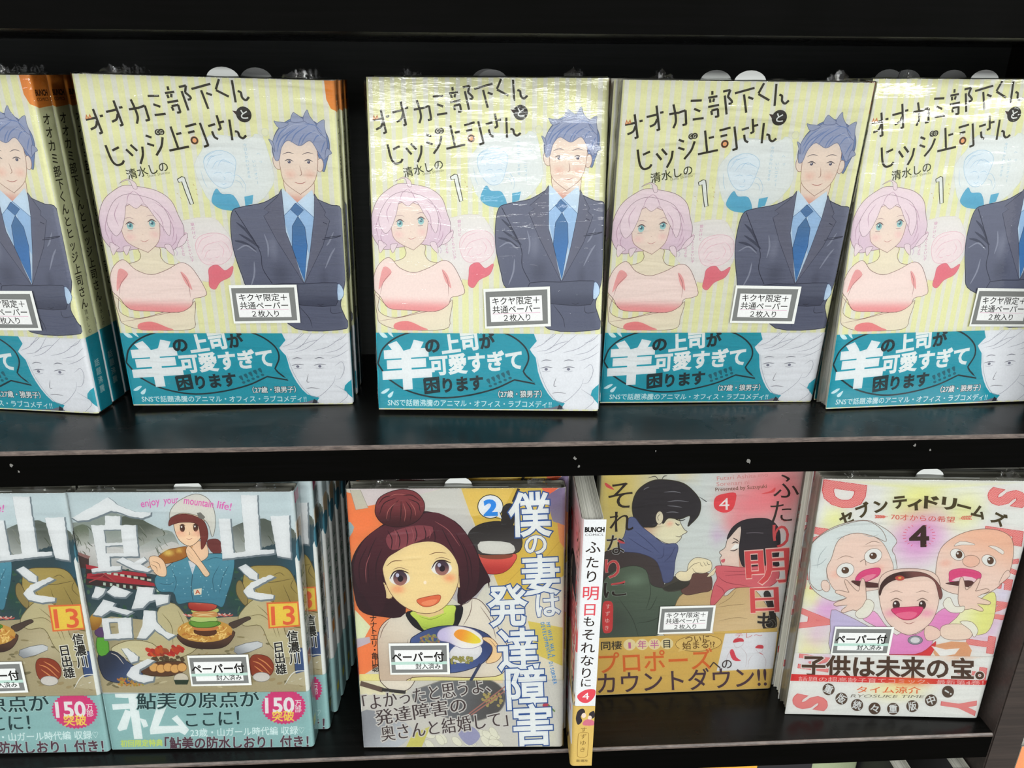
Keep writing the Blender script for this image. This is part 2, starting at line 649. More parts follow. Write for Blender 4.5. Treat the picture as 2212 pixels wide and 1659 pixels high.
def cover_mesh():
    """paper-board cover: front, spine and back in one folded piece"""
    r = .0020
    path = [(0.0, .0004), (BW-r, .0004)]
    for k in range(1, 4):
        a = math.pi/2*k/3
        path.append((BW-r-.0003+r*math.sin(a), .0004+r-r*math.cos(a)))
    for k in range(0, 4):
        a = math.pi/2*k/3
        path.append((BW-r-.0003+r*math.cos(a), BT-.0004-r+r*math.sin(a)))
    path.append((0.0, BT-.0004))
    inner = [(x+(0 if i in (0, len(path)-1) else -.0002), y+(.0003 if i < len(path)/2 else -.0003)) for i, (x, y) in enumerate(path)]
    bm = bmesh.new()
    L = []
    for (x, y), (a, b) in zip(path, inner):
        L.append([bm.verts.new((x, y, 0)), bm.verts.new((x, y, BH-.0002)), bm.verts.new((a, b, BH-.0002)), bm.verts.new((a, b, 0))])
    for i in range(len(L)-1):
        p, q = L[i], L[i+1]
        for k in range(4):
            bm.faces.new([p[k], q[k], q[(k+1) % 4], p[(k+1) % 4]])
    bm.faces.new(L[0])
    bm.faces.new(L[-1])
    bmesh.ops.recalc_face_normals(bm, faces=bm.faces)
    me = bpy.data.meshes.new('cover')
    bm.to_mesh(me)
    bm.free()
    me.materials.append(M['card'])
    return me

def film_mesh(seed, amp, top=1.0, crumple=((.02, .012), (.112, .016)), glint=(), creases=16):
    """shrink wrap: a wrinkled skin over front, top, spine and fore-edge, pulled shut in small ruffles on top"""
    rnd = random.Random(seed)
    off = Vector((seed*3.7, seed*1.3, 0))
    e = .0007
    NX = 58
    zs = list(np.linspace(0, .62, 40, endpoint=False))+list(np.linspace(.62, 1, 92))
    NZ = len(zs)-1
    cr = [(rnd.uniform(.01, BW-.01), BH*(1-.30*rnd.random()**1.6)-.002, rnd.uniform(.003, .014), rnd.uniform(.00045, .0009), rnd.uniform(-.12, .12), rnd.uniform(.12, .34)*rnd.choice((1, 1, -.6))) for _ in range(creases)]
    bm = bmesh.new()
    # outline of the skin seen from above, from back-left round the front to back-right
    def prof(u, z):
        X0, X1, Y0, Y1 = -e, BW+e, -e, BT+e
        per = [BT+2*e, BW+2*e, BT+2*e]
        d = u*sum(per)
        if d < per[0]:
            return X0, Y1-d, (-1, 0)
        d -= per[0]
        if d < per[1]:
            return X0+d, Y0, (0, -1)
        d -= per[1]
        return X1, Y0+d, (1, 0)
    us = [i/5*.0815 for i in range(5)]+[.0815+(i/(NX-10))*.837 for i in range(NX-9)]+[.9185+(i+1)/5*.0815 for i in range(5)]
    grid = []
    for j in range(NZ+1):
        z = .0005+(BH+e-.0005)*zs[j]
        row = []
        for u in us:
            x, y, (nx, ny) = prof(u, z)
            t = z/BH
            edge = min(x+e, BW+e-x)/.012
            wt = amp*(.25+top*max(0, (t-.55)/.45)**1.4+.8*max(0, 1-edge)*.5)
            d = noise.noise(Vector((x*15, z*88, u*2))+off)*.62+noise.noise(Vector((x*40, z*210, 5))+off)*.16
            d = max(-.55, d*wt)*.0010
            if ny:
                for qx, qz, ql, qs, qt, qa in cr:
                    zz = z-qz-(x-qx)*qt
                    if abs(zz) < 4*qs and abs(x-qx) < 2.5*ql:
                        d += qa*.0011*math.exp(-(zz/qs)**2-((x-qx)/ql)**2)
                for gx, gz, rx, rz, ta in glint:
                    g_ = min(1.0, 1.5*math.exp(-((x-gx)/rx)**2-((z-gz-(x-gx)*.35)/rz)**2))
                    d = d*(1-.93*g_)+g_*(-math.tan(math.radians(ta))*(z-gz)+.0002)
                d = max(-.00045, d)
            k = min(1.0, (z-.0005)/.01)
            row.append(bm.verts.new((x+nx*d*k, y+ny*d*k, z)))
        grid.append(row)
    for j in range(NZ):
        for i in range(len(us)-1):
            bm.faces.new([grid[j][i], grid[j][i+1], grid[j+1][i+1], grid[j+1][i]])
    # top skin with a sagging middle
    tf = [v for v in grid[-1] if v.co.y < .002 and -e/2 < v.co.x < BW+e/2]
    prev = tf
    for k in range(1, 5):
        cur = []
        for v in tf:
            x = v.co.x
            y = -e+(BT+2*e)*k/4
            z = BH+e+.0006*noise.noise(Vector((x*90, y*300, 2))+off)
            cur.append(bm.verts.new((x, y, z)))
        for i in range(len(tf)-1):
            bm.faces.new([prev[i], prev[i+1], cur[i+1], cur[i]])
        prev = cur
    # gathered ruffles
    for cx, w in crumple:
        for lay in range(3):
            y = .001+lay*.0035
            n = 9
            lo, hi = [], []
            for i in range(n+1):
                x = cx+(i/n-.5)*w*(1.1-.2*lay)
                if x < .0005 or x > BW-.0005:
                    x = min(max(x, .0005), BW-.0005)
                s = math.sin(math.pi*i/n)
                lo.append(bm.verts.new((x, y+rnd.uniform(-.0008, .0008), BH+.0006)))
                hi.append(bm.verts.new((x+rnd.uniform(-.001, .001), y+rnd.uniform(-.0022, .0022), BH+.0008+s*rnd.uniform(.0012, .0055))))
            for i in range(n):
                bm.faces.new([lo[i], lo[i+1], hi[i+1], hi[i]])
    bmesh.ops.remove_doubles(bm, verts=bm.verts, dist=1e-5)
    for f in bm.faces:
        f.smooth = True
    me = bpy.data.meshes.new('shrink_wrap')
    bm.to_mesh(me)
    bm.free()
    me.materials.append(M['film'])
    return me

def slip_mesh(r=.0085, fold=.03):
    """sales slip folded over the pages: half-moon tab above the block and the thin edge beside it"""
    bm = bmesh.new()
    pts = [(-fold, 0), (-r, 0)]+[(-r*math.cos(math.pi*k/12), .0062*math.sin(math.pi*k/12)) for k in range(1, 12)]+[(r, 0), (fold, 0), (fold, -.02), (-fold, -.02)]
    a = [bm.verts.new((x, -.0001, z)) for x, z in pts]
    b = [bm.verts.new((x, .0001, z)) for x, z in pts]
    bm.faces.new(a)
    bm.faces.new(b[::-1])
    for i in range(len(pts)):
        j = (i+1) % len(pts)
        bm.faces.new([a[i], b[i], b[j], a[j]])
    bmesh.ops.recalc_face_normals(bm, faces=bm.faces)
    me = bpy.data.meshes.new('sales_slip')
    bm.to_mesh(me)
    bm.free()
    me.materials.append(M['slip'])
    return me

PAGES, COVER, SLIP = pages_mesh(), cover_mesh(), slip_mesh()
FILM = [film_mesh(3, .55, creases=18), film_mesh(8, 1.3, 1.3, glint=((.012, .166, .009, .013, 1.8), (.117, .127, .006, .009, 4.0), (.012, .134, .005, .007, 3.9)), creases=44),
        film_mesh(12, .8, .9, creases=12), film_mesh(21, 1.2, 1.2, glint=((.032, .165, .015, .006, 5.0), (.068, .167, .011, .009, 5.2), (.050, .135, .004, .003, 6.5)), creases=36),
        film_mesh(33, .45, .7, creases=10)]

def basis(lean, yaw, tip):
    c, s = math.cos(yaw), math.sin(yaw)
    R = Vector((c, s, 0))
    N = Vector((-s, c, 0))
    Z = Vector((0, 0, 1))
    U = Z*math.cos(lean)+N*math.sin(lean)
    R2 = R*math.cos(tip)-U*math.sin(tip)
    U2 = U*math.cos(tip)+R*math.sin(tip)
    return R2, U2.cross(R2), U2

def book(kit, label, group, x, y, lean, yaw, tip, z0, W=BW, H=BH, layer=0, shift=0, film=0, slip=None, sticker=None, name='comic_book', back=0, gap=.0025, cat='book', lift=0):
    lean, yaw, tip = map(math.radians, (lean, yaw, tip))
    R, Y, U = basis(lean, yaw, tip)
    B = Vector((x, y, z0+.0128*math.sin(max(lean, 0))+W/2*abs(math.sin(tip))+lift+.0003))
    org = B-R*(W/2)+Y*(layer*(BT+gap)+back)+R*shift
    if layer:
        low = min((org+R*(a*W)+Y*(b*BT)).z for a in (0, 1) for b in (0, 1))
        org.z += z0+.0002-low
    e = bpy.data.objects.new(name, None)
    COL.objects.link(e)
    e.empty_display_size = .02
    Mx = Matrix((R, Y, U)).transposed()
    e.location = org
    e.rotation_euler = Mx.to_euler()
    e.scale = (W/BW, 1, H/BH)
    e['label'] = label
    e['category'] = cat
    if group:
        e['group'] = group
    new('page_block', PAGES, e)
    new('cover', COVER, e)
    new('dust_jacket', kit['jacket'], e)
    if kit.get('band'):
        o = new('paper_band', kit['band'], e)
        o['label'] = kit['band_label']
    if film is not None:
        o = new('shrink_wrap', FILM[film], e)
        o['label'] = 'clear glossy shrink film with small ruffles on top'
    if slip:
        for sx_, sy_, lab in slip:
            o = new('sales_slip', SLIP, e)
            o.location = (sx_, sy_, BH-.0012)
            if lab:
                o['label'] = lab
    if sticker:
        me, sx_, sz_, a, sc = sticker
        o = new('sticker', me, e)
        o.location = (sx_, -.00105 if film is not None else -.0006, sz_)
        o.rotation_euler = (0, math.radians(a), 0)
        o.scale = (sc, 1, sc)
        o['label'] = 'small grey-framed white paper sticker'
    return e

def back_sheet(Wd=BW):
    pass
# ---------------------------------------------------------------- printed sheets
# coordinates below are measured on each cover; the four corners of the cover come first
K = (22, 20, 18)
WH = (232, 234, 234)
SPW = [(0, 0), (12.5, 0), (12.5, 182), (0, 182)]          # spine in millimetres, from its top

def band_kit(name, art, out=.00025, grid=20):
    return sheet_mesh(name, art, BT, out, M['print'], grid)

def letters(s, items, h, col, b=0, o=None, ow=0):
    for ch, x, y, a in items:
        r = math.radians(a)
        hw = h*.46
        s.T(ch, (x-hw*math.cos(r), y-hw*math.sin(r)), (x+hw*math.cos(r), y+hw*math.sin(r)), h, col, b=b, o=o, ow=ow)

# simple stand-in face: head shape, dots for eyes, small mouth
def face(s, cx, cy, w, h, skin, ink, eye=(60, 50, 50), tilt=0, mouth=None, blush=None, lw=4, er=.06):
    r = math.radians(tilt)
    def R(x, y):
        return (cx+x*w*math.cos(r)-y*h*math.sin(r), cy+x*w*math.sin(r)+y*h*math.cos(r))
    s.B(skin, R(-.5, -.45), R(-.49, .0), R(-.36, .34), R(-.1, .54), R(.1, .54), R(.36, .34), R(.49, .0), R(.5, -.45), R(.25, -.62), R(-.25, -.62), o=ink, ow=lw)
    for sx in (-.22, .22):
        c = R(sx, .02)
        if er:
            s.E(eye, c[0], c[1], w*er, h*er*1.35, tilt, n=14)
            s.E((240, 240, 240), c[0]-w*er*.3, c[1]-h*er*.5, w*er*.3, h*er*.35, n=8)
        s.L(ink, lw*1.6, R(sx-.1, -.05), R(sx, -.1), R(sx+.1, -.05), t=True)
        s.L(ink, lw, R(sx-.11, -.2), R(sx, -.235), R(sx+.11, -.2), t=True)
        if blush:
            s.wash(blush, *R(sx*1.35, .17), w*.2, h*.12, .7)
    s.L(ink, lw*.8, R(0, .12), R(.02, .2), R(-.01, .22), t=True)
    if mouth == 'open':
        s.B((222, 105, 110), R(-.14, .3), R(0, .28), R(.14, .3), R(.07, .42), R(-.07, .42), o=ink, ow=lw*.7)
    else:
        s.L((150, 80, 80) if mouth is None else ink, lw, R(-.1, .33), R(0, .36), R(.1, .32), t=True)

def mk_A(flag=True):
    Wd, Ht = BW, BH
    q = [(43, 186), (2125, 197), (2026, 3037), (154, 3022)]
    s = Art(q, Wd, Ht, (230, 229, 180), x1=Wd+BT)
    for i in range(24):
        x0 = 43+2082*(i*1.0)/22.2+14
        x1 = 154+1872*(i*1.0)/22.2+14
        wt = 42 if i % 2 else 36
        s.P((226, 225, 216), (x0, 150), (x0+wt, 150), (x1+wt*.9, 3060), (x1, 3060))
    ink = (40, 35, 10)
    Wk = 19
    segs = [[(168, 468), (190, 560), (215, 664)], [(100, 556), (195, 536)], [(214, 526), (240, 520)], [(186, 565), (172, 610), (128, 636)], [(216, 658), (190, 668)],
            [(338, 395), (362, 500), (385, 598)], [(386, 592), (362, 600)], [(268, 490), (352, 469)], [(374, 454), (402, 448)], [(357, 505), (342, 548), (304, 570)],
            [(450, 466), (520, 453)], [(475, 384), (502, 470), (512, 530), (498, 582)], [(520, 455), (580, 432)], [(580, 432), (600, 550)], [(603, 547), (570, 556)],
            [(612, 354), (703, 350)], [(648, 420), (702, 440)], [(648, 509), (737, 496)],
            [(779, 272), (783, 303)], [(752, 328), (827, 315)], [(768, 338), (776, 368)], [(802, 332), (798, 362)], [(762, 404), (850, 386)], [(792, 436), (802, 470)], [(792, 434), (846, 420)], [(844, 420), (856, 484)], [(858, 480), (828, 486)],
            [(868, 276), (926, 262)], [(926, 262), (912, 320)], [(912, 318), (948, 352), (952, 372)], [(952, 372), (926, 378)], [(886, 308), (922, 466)],
            [(966, 290), (1122, 244)], [(1042, 298), (1082, 450)], [(1080, 320), (1124, 336)],
            [(1195, 204), (1160, 290)], [(1160, 294), (1258, 346)], [(1297, 210), (1308, 392)], [(1334, 298), (1358, 310), (1364, 350), (1392, 372), (1420, 345)],
            [(226, 762), (256, 880), (290, 924), (335, 916), (356, 886)], [(274, 806), (330, 778)],
            [(384, 794), (432, 848)], [(424, 756), (472, 806)], [(516, 770), (512, 840), (484, 914)],
            [(554, 678), (600, 694)], [(558, 744), (612, 762)], [(688, 690), (668, 768), (620, 842)],
            [(762, 600), (804, 788)], [(800, 664), (842, 652)], [(728, 800), (890, 764)],
            [(880, 600), (970, 574)], [(896, 650), (950, 635)], [(1000, 565), (1046, 752)], [(1050, 750), (1010, 764)],
            [(1064, 592), (1122, 574)], [(1160, 560), (1196, 550)], [(1142, 500), (1164, 612)], [(1166, 608), (1140, 622)], [(1090, 634), (1104, 680), (1132, 698)],
            [(1240, 534), (1246, 706)], [(1274, 630), (1298, 638), (1308, 672), (1334, 688), (1362, 664)]]
    # thought bubbles
    s.B((226, 229, 228), (912, 920), (985, 800), (1040, 690), (1120, 660), (1380, 690), (1430, 650), (1490, 670), (1520, 770), (1555, 1010), (1500, 1130), (1400, 1230), (1210, 1290), (1030, 1250), (950, 1100), o=(205, 212, 214), ow=3, n=2)
    s.E((230, 230, 200), 1517, 635, 30, 32, o=(205, 208, 205), ow=3)
    bl = (150, 190, 218)
    s.B((222, 230, 236), (1000, 860), (1080, 800), (1180, 800), (1250, 860), (1240, 960), (1200, 1080), (1120, 1110), (1050, 1060), (1000, 960), o=bl, ow=3)
    s.LL(bl, 3, [[(985, 900), (1020, 840), (1100, 800)], [(1010, 930), (1060, 850), (1160, 820)], [(1050, 950), (1110, 880), (1230, 900)], [(1100, 930), (1150, 870), (1250, 920)], [(1060, 990), (1100, 975), (1130, 985)], [(1150, 985), (1190, 975), (1215, 990)], [(1110, 1070), (1135, 1078), (1160, 1066)], [(960, 960), (975, 1050), (1000, 1110)], [(1200, 1010), (1260, 1000), (1310, 1080), (1300, 1150)], [(1230, 1040), (1270, 1060), (1290, 1110)], [(1020, 880), (1060, 840), (1090, 850)], [(1140, 1010), (1150, 1030), (1138, 1040)]])
    s.B((98, 178, 208), (1070, 1115), (1110, 1160), (1200, 1170), (1240, 1290), (1100, 1290), (1025, 1240), (1030, 1180), o=(90, 160, 195), ow=3)
    s.P((98, 178, 208), (1290, 1180), (1365, 1165), (1350, 1240), (1290, 1262))
    s.V('今日もかわいすぎる', (1343, 745), (1348, 1010), 30, (165, 198, 218))
    s.V('いいニオイー', (1400, 880), (1412, 1060), 30, (165, 198, 218))
    s.V('ヘッ', (1445, 815), (1458, 880), 30, (165, 198, 218))
    s.B((230, 226, 224), (760, 1390), (1000, 1362), (1080, 1430), (1150, 1560), (1165, 1660), (1100, 1830), (960, 1910), (830, 1900), (700, 1750), (618, 1640), (650, 1540), o=(215, 205, 208), ow=3, n=2)
    pk = (225, 165, 185)
    s.B((236, 222, 224), (840, 1620), (870, 1540), (950, 1500), (1060, 1500), (1130, 1560), (1130, 1680), (1050, 1760), (930, 1770), (870, 1730), o=pk, ow=3)
    s.LL(pk, 3, [[(850, 1640), (900, 1550), (1000, 1510)], [(880, 1680), (930, 1600), (1060, 1560)], [(900, 1720), (930, 1660), (960, 1640)], [(920, 1712), (945, 1722), (965, 1712)], [(985, 1700), (1010, 1706), (1030, 1690)], [(1060, 1560), (1100, 1600), (1120, 1660)], [(950, 1745), (965, 1752), (985, 1742)], [(1040, 1590), (1070, 1640), (1050, 1700)]])
    s.B((228, 125, 140), (930, 1800), (1000, 1770), (1060, 1820), (1130, 1780), (1100, 1870), (1010, 1920), (960, 1985), (915, 1960), (920, 1880), o=(200, 110, 125), ow=3)
    s.V('狼だけど', (838, 1420), (842, 1530), 32, (205, 130, 175))
    s.V('めちゃくちゃいい子', (775, 1500), (800, 1730), 30, (205, 130, 175))
    s.V('なんだよな', (725, 1560), (735, 1680), 30, (205, 130, 175))
    s.L((190, 150, 200), 3, (680, 1565), (672, 1590), (684, 1610), (674, 1640), (686, 1660), (678, 1690))
    # title
    for sg in segs:
        s.L(ink, Wk, *sg)
    s.P((200, 110, 50), (98, 552), (108, 510), (122, 540), (136, 508), (150, 542)); s.P((232, 190, 140), (106, 546), (110, 528), (120, 546)); s.P((232, 190, 140), (128, 544), (134, 524), (143, 542))
    for cx in (655, 683):
        s.E(ink, cx, 650-(cx-655)*.15, 25, 26); s.L((225, 225, 205), 4, (cx+12, 640), (cx-2, 634), (cx-12, 650), (cx+2, 662), (cx+10, 652), (cx, 647))
    s.E(ink, 940, 712, 30, 32, o=(150, 80, 30), ow=5); s.E((240, 165, 110), 940, 712, 17, 19)
    s.P((60, 24, 14), (1272, 460), (1318, 466), (1308, 505)); s.E((36, 30, 20), 1362, 490, 63, 66)
    s.T('と', (1338, 490), (1392, 488), 88, WH, b=.02)
    s.T('清水しの', (362, 1008), (697, 928), 92, (58, 60, 28), b=.012)
    s.T('Shino Shimizu', (525, 1016), (705, 978), 32, (130, 130, 90))
    s.B(WH, (762, 1040), (800, 1016), (822, 1022), (846, 1130), (870, 1244), (842, 1252), (815, 1150), (795, 1058), (772, 1066), n=1, o=(50, 48, 30), ow=7)
    for p in (((745, 1160), (755, 1164)), ((768, 1190), (776, 1205)), ((885, 1078), (893, 1092)), ((898, 1120), (914, 1124)), ((900, 1158), (914, 1172))):
        s.L((205, 180, 130), 5, *p)
    # person in a dark suit (plain figure)
    sk, so = (236, 219, 206), (150, 110, 95)
    suit, sd, sl = (114, 118, 140), (74, 78, 99), (150, 154, 174)
    hair, hd = (160, 168, 196), (116, 138, 184)
    s.B(hd, (1590, 900), (1562, 800), (1580, 690), (1640, 590), (1740, 520), (1850, 505), (1960, 560), (2025, 650), (2035, 760), (2000, 880), (1960, 960), (1900, 760), (1640, 760), (1620, 900), o=(95, 100, 125), ow=5)
    s.B(sk, (1640, 1000), (1860, 1000), (1862, 1180), (1790, 1240), (1720, 1232), (1650, 1180), g=((224, 160, 140), (1740, 1130), (1725, 1232)), o=so, ow=4)
    s.E(sk, 1592, 885, 34, 62, -8, o=so, ow=4)
    s.E(sk, 1942, 905, 28, 58, 8, o=so, ow=4)
    s.B(sk, (1616, 760), (1614, 960), (1640, 1060), (1745, 1148), (1768, 1146), (1872, 1060), (1920, 930), (1926, 760), (1860, 690), (1700, 690), o=so, ow=4)
    s.wash((232, 176, 160), 1690, 985, 70, 60, .5); s.wash((232, 176, 160), 1850, 985, 70, 60, .5)
    s.B(hair, (1575, 860), (1570, 720), (1640, 600), (1760, 530), (1880, 530), (1985, 600), (2020, 720), (1985, 860), (1940, 800), (1880, 700), (1790, 745), (1700, 700), (1640, 760), (1610, 860), o=(95, 105, 140), ow=4)
    for P_ in (((1640, 600), (1600, 540), (1625, 545), (1720, 560)), ((1740, 545), (1760, 470), (1790, 480), (1850, 535)), ((1840, 530), (1880, 440), (1895, 490), (1940, 570)), ((1940, 580), (2010, 520), (2010, 580), (2015, 680)), ((1575, 720), (1540, 690), (1560, 740), (1580, 800)), ((2010, 760), (2050, 800), (2020, 820), (1990, 850))):
        s.B(hair, *P_, n=3, o=(95, 105, 140), ow=4)
    s.LL(hd, 9, [[(1600, 800), (1640, 690), (1760, 600)], [(1650, 740), (1700, 660), (1800, 580)], [(1720, 720), (1770, 640), (1880, 570)], [(1800, 740), (1850, 660), (1930, 610)], [(1900, 720), (1940, 660), (1990, 650)], [(1960, 800), (1985, 740), (2005, 700)], [(1590, 740), (1640, 640), (1700, 590)], [(1780, 745), (1800, 690), (1840, 640)], [(1850, 560), (1930, 570), (1985, 630)]])
    s.LL((182, 188, 208), 6, [[(1660, 640), (1740, 575), (1840, 560)], [(1890, 620), (1950, 640), (1985, 690)], [(1620, 760), (1650, 700), (1690, 660)]])
    for sx in (1690, 1850):
        s.L((90, 80, 90), 6, (sx-48, 818), (sx, 800), (sx+46, 812), t=True); s.L((60, 55, 70), 8, (sx-36, 872), (sx, 860), (sx+36, 876), t=True)
        s.E((85, 85, 110), sx, 880, 13, 14); s.E((240, 240, 240), sx-4, 875, 4, 4, n=8)
    s.L(so, 5, (1772, 910), (1782, 980), (1764, 996), t=True)
    s.L((170, 95, 90), 6, (1715, 1052), (1765, 1064), (1812, 1048), t=True)
    # suit
    s.B(suit, (1175, 1310), (1250, 1270), (1440, 1230), (1560, 1165), (1600, 1150), (1650, 1190), (1722, 1250), (1800, 1200), (1860, 1160), (1900, 1200), (2000, 1245), (2085, 1285), (2075, 1600), (2070, 1850), (2030, 2020), (2000, 2130), (2030, 2240), (2035, 2340), (1600, 2340), (1420, 2100), (1240, 1990), (1195, 1860), (1150, 1640), (1148, 1450), g=((98, 103, 127), (1500, 1300), (1500, 2200)), o=(45, 48, 70), ow=6)
    s.P((202, 222, 240), (1600, 1150), (1722, 1226), (1858, 1150), (1866, 1300), (1780, 1800), (1710, 1925), (1600, 1500), (1575, 1300))
    s.P((168, 200, 232), (1722, 1226), (1858, 1365), (1790, 1700), (1750, 1600)); s.P((168, 200, 232), (1722, 1226), (1590, 1350), (1640, 1600), (1700, 1400))
    s.P((208, 226, 242), (1612, 1105), (1722, 1226), (1588, 1352), (1575, 1200)); s.P((208, 226, 242), (1856, 1115), (1722, 1226), (1862, 1368), (1872, 1200))
    s.LL((90, 120, 160), 4, [[(1722, 1226), (1588, 1352)], [(1722, 1226), (1862, 1368)]], sm=False, t=False)
    s.B((88, 130, 176), (1705, 1232), (1768, 1290), (1715, 1345), (1658, 1285), n=1, o=(45, 75, 115), ow=4)
    s.B((84, 126, 168), (1715, 1345), (1764, 1440), (1768, 1600), (1714, 1920), (1640, 1620), (1660, 1430), n=1, o=(45, 75, 115), ow=4, g=((70, 130, 190), (1700, 1350), (1710, 1700)))
    s.B((112, 114, 134), (1602, 1110), (1560, 1180), (1440, 1285), (1480, 1310), (1432, 1345), (1520, 1560), (1708, 1935), (1640, 1620), (1600, 1480), n=1, o=(55, 58, 82), ow=4)
    s.B((112, 114, 134), (1872, 1150), (1950, 1310), (1935, 1335), (1978, 1380), (1900, 1600), (1712, 1935), (1790, 1640), (1850, 1350), n=1, o=(55, 58, 82), ow=4)
    s.L((50, 52, 75), 6, (1920, 1395), (1952, 1412))
    s.LL(sd, 22, [[(1200, 1400), (1280, 1480), (1350, 1600)], [(1170, 1560), (1250, 1580), (1340, 1640)], [(1210, 1500), (1300, 1560), (1370, 1620)]])
    s.LL(sl, 14, [[(1180, 1640), (1260, 1600), (1340, 1660)], [(1420, 1500), (1440, 1600), (1430, 1700)], [(1900, 1800), (1960, 1680), (2000, 1620)], [(1260, 1960), (1300, 1850), (1310, 1740)], [(2000, 1480), (1960, 1560), (1930, 1600)], [(1700, 2050), (1800, 2000), (1900, 1990)]])
    s.wash(sd, 1520, 1850, 120, 160, .6); s.wash(sl, 1480, 1620, 60, 160, .5); s.wash(sd, 1880, 1900, 60, 160, .5)
    s.LL((45, 48, 70), 6, [[(1200, 1300), (1300, 1500), (1370, 1660), (1375, 1800), (1440, 1935)], [(2060, 1510), (2000, 1520), (1920, 1530)], [(1900, 1545), (1980, 1535), (2060, 1515)]], t=False)
    s.B((100, 105, 127), (1440, 1945), (1700, 1938), (1985, 1928), (1985, 2010), (1960, 2130), (1700, 2130), (1450, 2080), n=2, g=((72, 77, 100), (1700, 1980), (1700, 2130)), o=(45, 48, 70), ow=6)
    s.B((196, 218, 242), (1990, 1940), (2025, 1960), (2038, 2020), (2015, 2070), (1980, 2080), n=2, o=(60, 80, 120), ow=4)
    s.LL((80, 80, 90), 4, [[(2020, 1945), (2055, 1905)], [(2036, 2030), (2060, 2036)]])
    s.LL((42, 44, 64), 5, [[(1640, 2130), (1720, 2240), (1740, 2330)], [(1910, 2140), (1920, 2200), (2020, 2190)], [(1800, 2118), (1830, 2128), (1860, 2116)]])
    # person in a pink top (plain figure)
    hr, ho = (234, 217, 224), (125, 100, 110)
    bs, bo = (234, 224, 204), (120, 90, 80)
    s.B(hr, (240, 1140), (330, 1095), (450, 1105), (590, 1140), (690, 1220), (735, 1350), (765, 1450), (740, 1560), (640, 1650), (560, 1620), (330, 1640), (200, 1660), (130, 1600), (88, 1500), (95, 1350), (150, 1220), o=ho, ow=4, g=((222, 200, 214), (400, 1150), (400, 1660)))
    s.B(bs, (380, 1620), (540, 1620), (545, 1700), (590, 1760), (700, 1790), (500, 1900), (300, 1880), (210, 1790), (350, 1740), (385, 1690), o=bo, ow=4)
    s.B((236, 219, 208), (262, 1380), (262, 1500), (300, 1585), (430, 1656), (460, 1654), (545, 1570), (570, 1450), (560, 1330), (440, 1260), (320, 1270), o=(150, 115, 110), ow=4)
    s.wash((236, 190, 190), 320, 1530, 70, 50, .6); s.wash((236, 190, 190), 520, 1510, 60, 50, .6)
    for ex, ey in ((332, 1440), (512, 1418)):
        s.E((104, 165, 175), ex, ey, 25, 30, g=((170, 215, 215), (ex, ey-25), (ex, ey+28))); s.E((70, 110, 125), ex, ey-5, 11, 13); s.E((240, 245, 245), ex-9, ey-14, 6, 7, n=8)
        s.L((90, 65, 70), 9, (ex-36, ey-14), (ex, ey-36), (ex+36, ey-16), t=True); s.L((150, 115, 120), 4, (ex-26, ey+40), (ex+16, ey+38))
        s.L((165, 130, 140), 4, (ex-40, ey-62), (ex, ey-74), (ex+36, ey-62), t=True)
    s.L((190, 130, 130), 5, (398, 1560), (432, 1572), (472, 1552), t=True); s.L((200, 165, 155), 3, (422, 1505), (428, 1512))
    s.B(hr, (255, 1480), (200, 1520), (150, 1400), (220, 1240), (330, 1170), (450, 1180), (590, 1240), (660, 1380), (640, 1520), (590, 1440), (540, 1360), (470, 1250), (400, 1290), (330, 1250), (300, 1360), o=ho, ow=3)
    for P_ in (((400, 1120), (370, 1050), (290, 1080), (360, 1040), (420, 1070), (430, 1120)), ((730, 1540), (790, 1500), (760, 1580), (690, 1620)), ((640, 1600), (660, 1690), (610, 1650), (590, 1600)), ((150, 1580), (160, 1690), (200, 1640), (220, 1620)), ((250, 1620), (270, 1690), (300, 1640), (310, 1610))):
        s.B(hr, *P_, n=3, o=ho, ow=3)
    s.LL((185, 150, 172), 5, [[(330, 1250), (350, 1180), (400, 1140)], [(470, 1250), (440, 1180), (400, 1140)], [(240, 1440), (220, 1340), (270, 1240)], [(600, 1500), (590, 1380), (530, 1290)], [(660, 1560), (680, 1460), (650, 1350)], [(150, 1560), (130, 1460), (160, 1350)], [(200, 1620), (170, 1560), (180, 1500)], [(560, 1240), (640, 1300), (690, 1400)], [(640, 1620), (690, 1560), (700, 1500)]])
    tp = (240, 222, 217)
    s.B(bs, (118, 2040), (165, 2020), (150, 2180), (300, 2240), (560, 2170), (720, 2140), (780, 2090), (760, 2230), (715, 2340), (330, 2340), (170, 2290), (140, 2220), o=bo, ow=4)
    s.B(tp, (112, 1880), (150, 1790), (215, 1732), (262, 1740), (330, 1815), (450, 1856), (580, 1815), (690, 1755), (760, 1770), (820, 1850), (885, 2010), (850, 2050), (770, 2070), (745, 2130), (640, 2186), (420, 2178), (240, 2160), (165, 2060), (108, 1990), o=(120, 80, 80), ow=4, g=((234, 158, 160), (450, 2060), (450, 2165)))
    s.B((232, 168, 168), (190, 1810), (262, 1850), (200, 1930), (150, 2000)); s.B((232, 168, 168), (692, 1830), (740, 1880), (770, 1990), (720, 1930))
    s.LL((150, 100, 100), 4, [[(262, 1850), (190, 1940), (165, 2040)], [(688, 1830), (740, 1930), (748, 2060)], [(120, 2040), (180, 2100), (230, 2150)], [(150, 2270), (330, 2240), (560, 2190), (640, 2190)]])
    s.B((232, 140, 142), (290, 2290), (400, 2270), (520, 2320), (560, 2345), (310, 2345))
    # orange corner flag running round on to the spine, then the spine itself
    s.use(SPW, Wd, Wd+BT)
    s.P((229, 231, 190), (.0, -1), (13, -1), (13, 183), (.0, 183), wrap=True)
    s.B((226, 138, 44), *([(-5.2, -1), (14, -1), (14, 14.5), (2, 15.5), (-2.5, 13.5), (-4.6, 9)] if flag else [(.2, -1), (14, -1), (14, 14.5), (3, 15.5), (.4, 14)]), n=1, wrap=True)
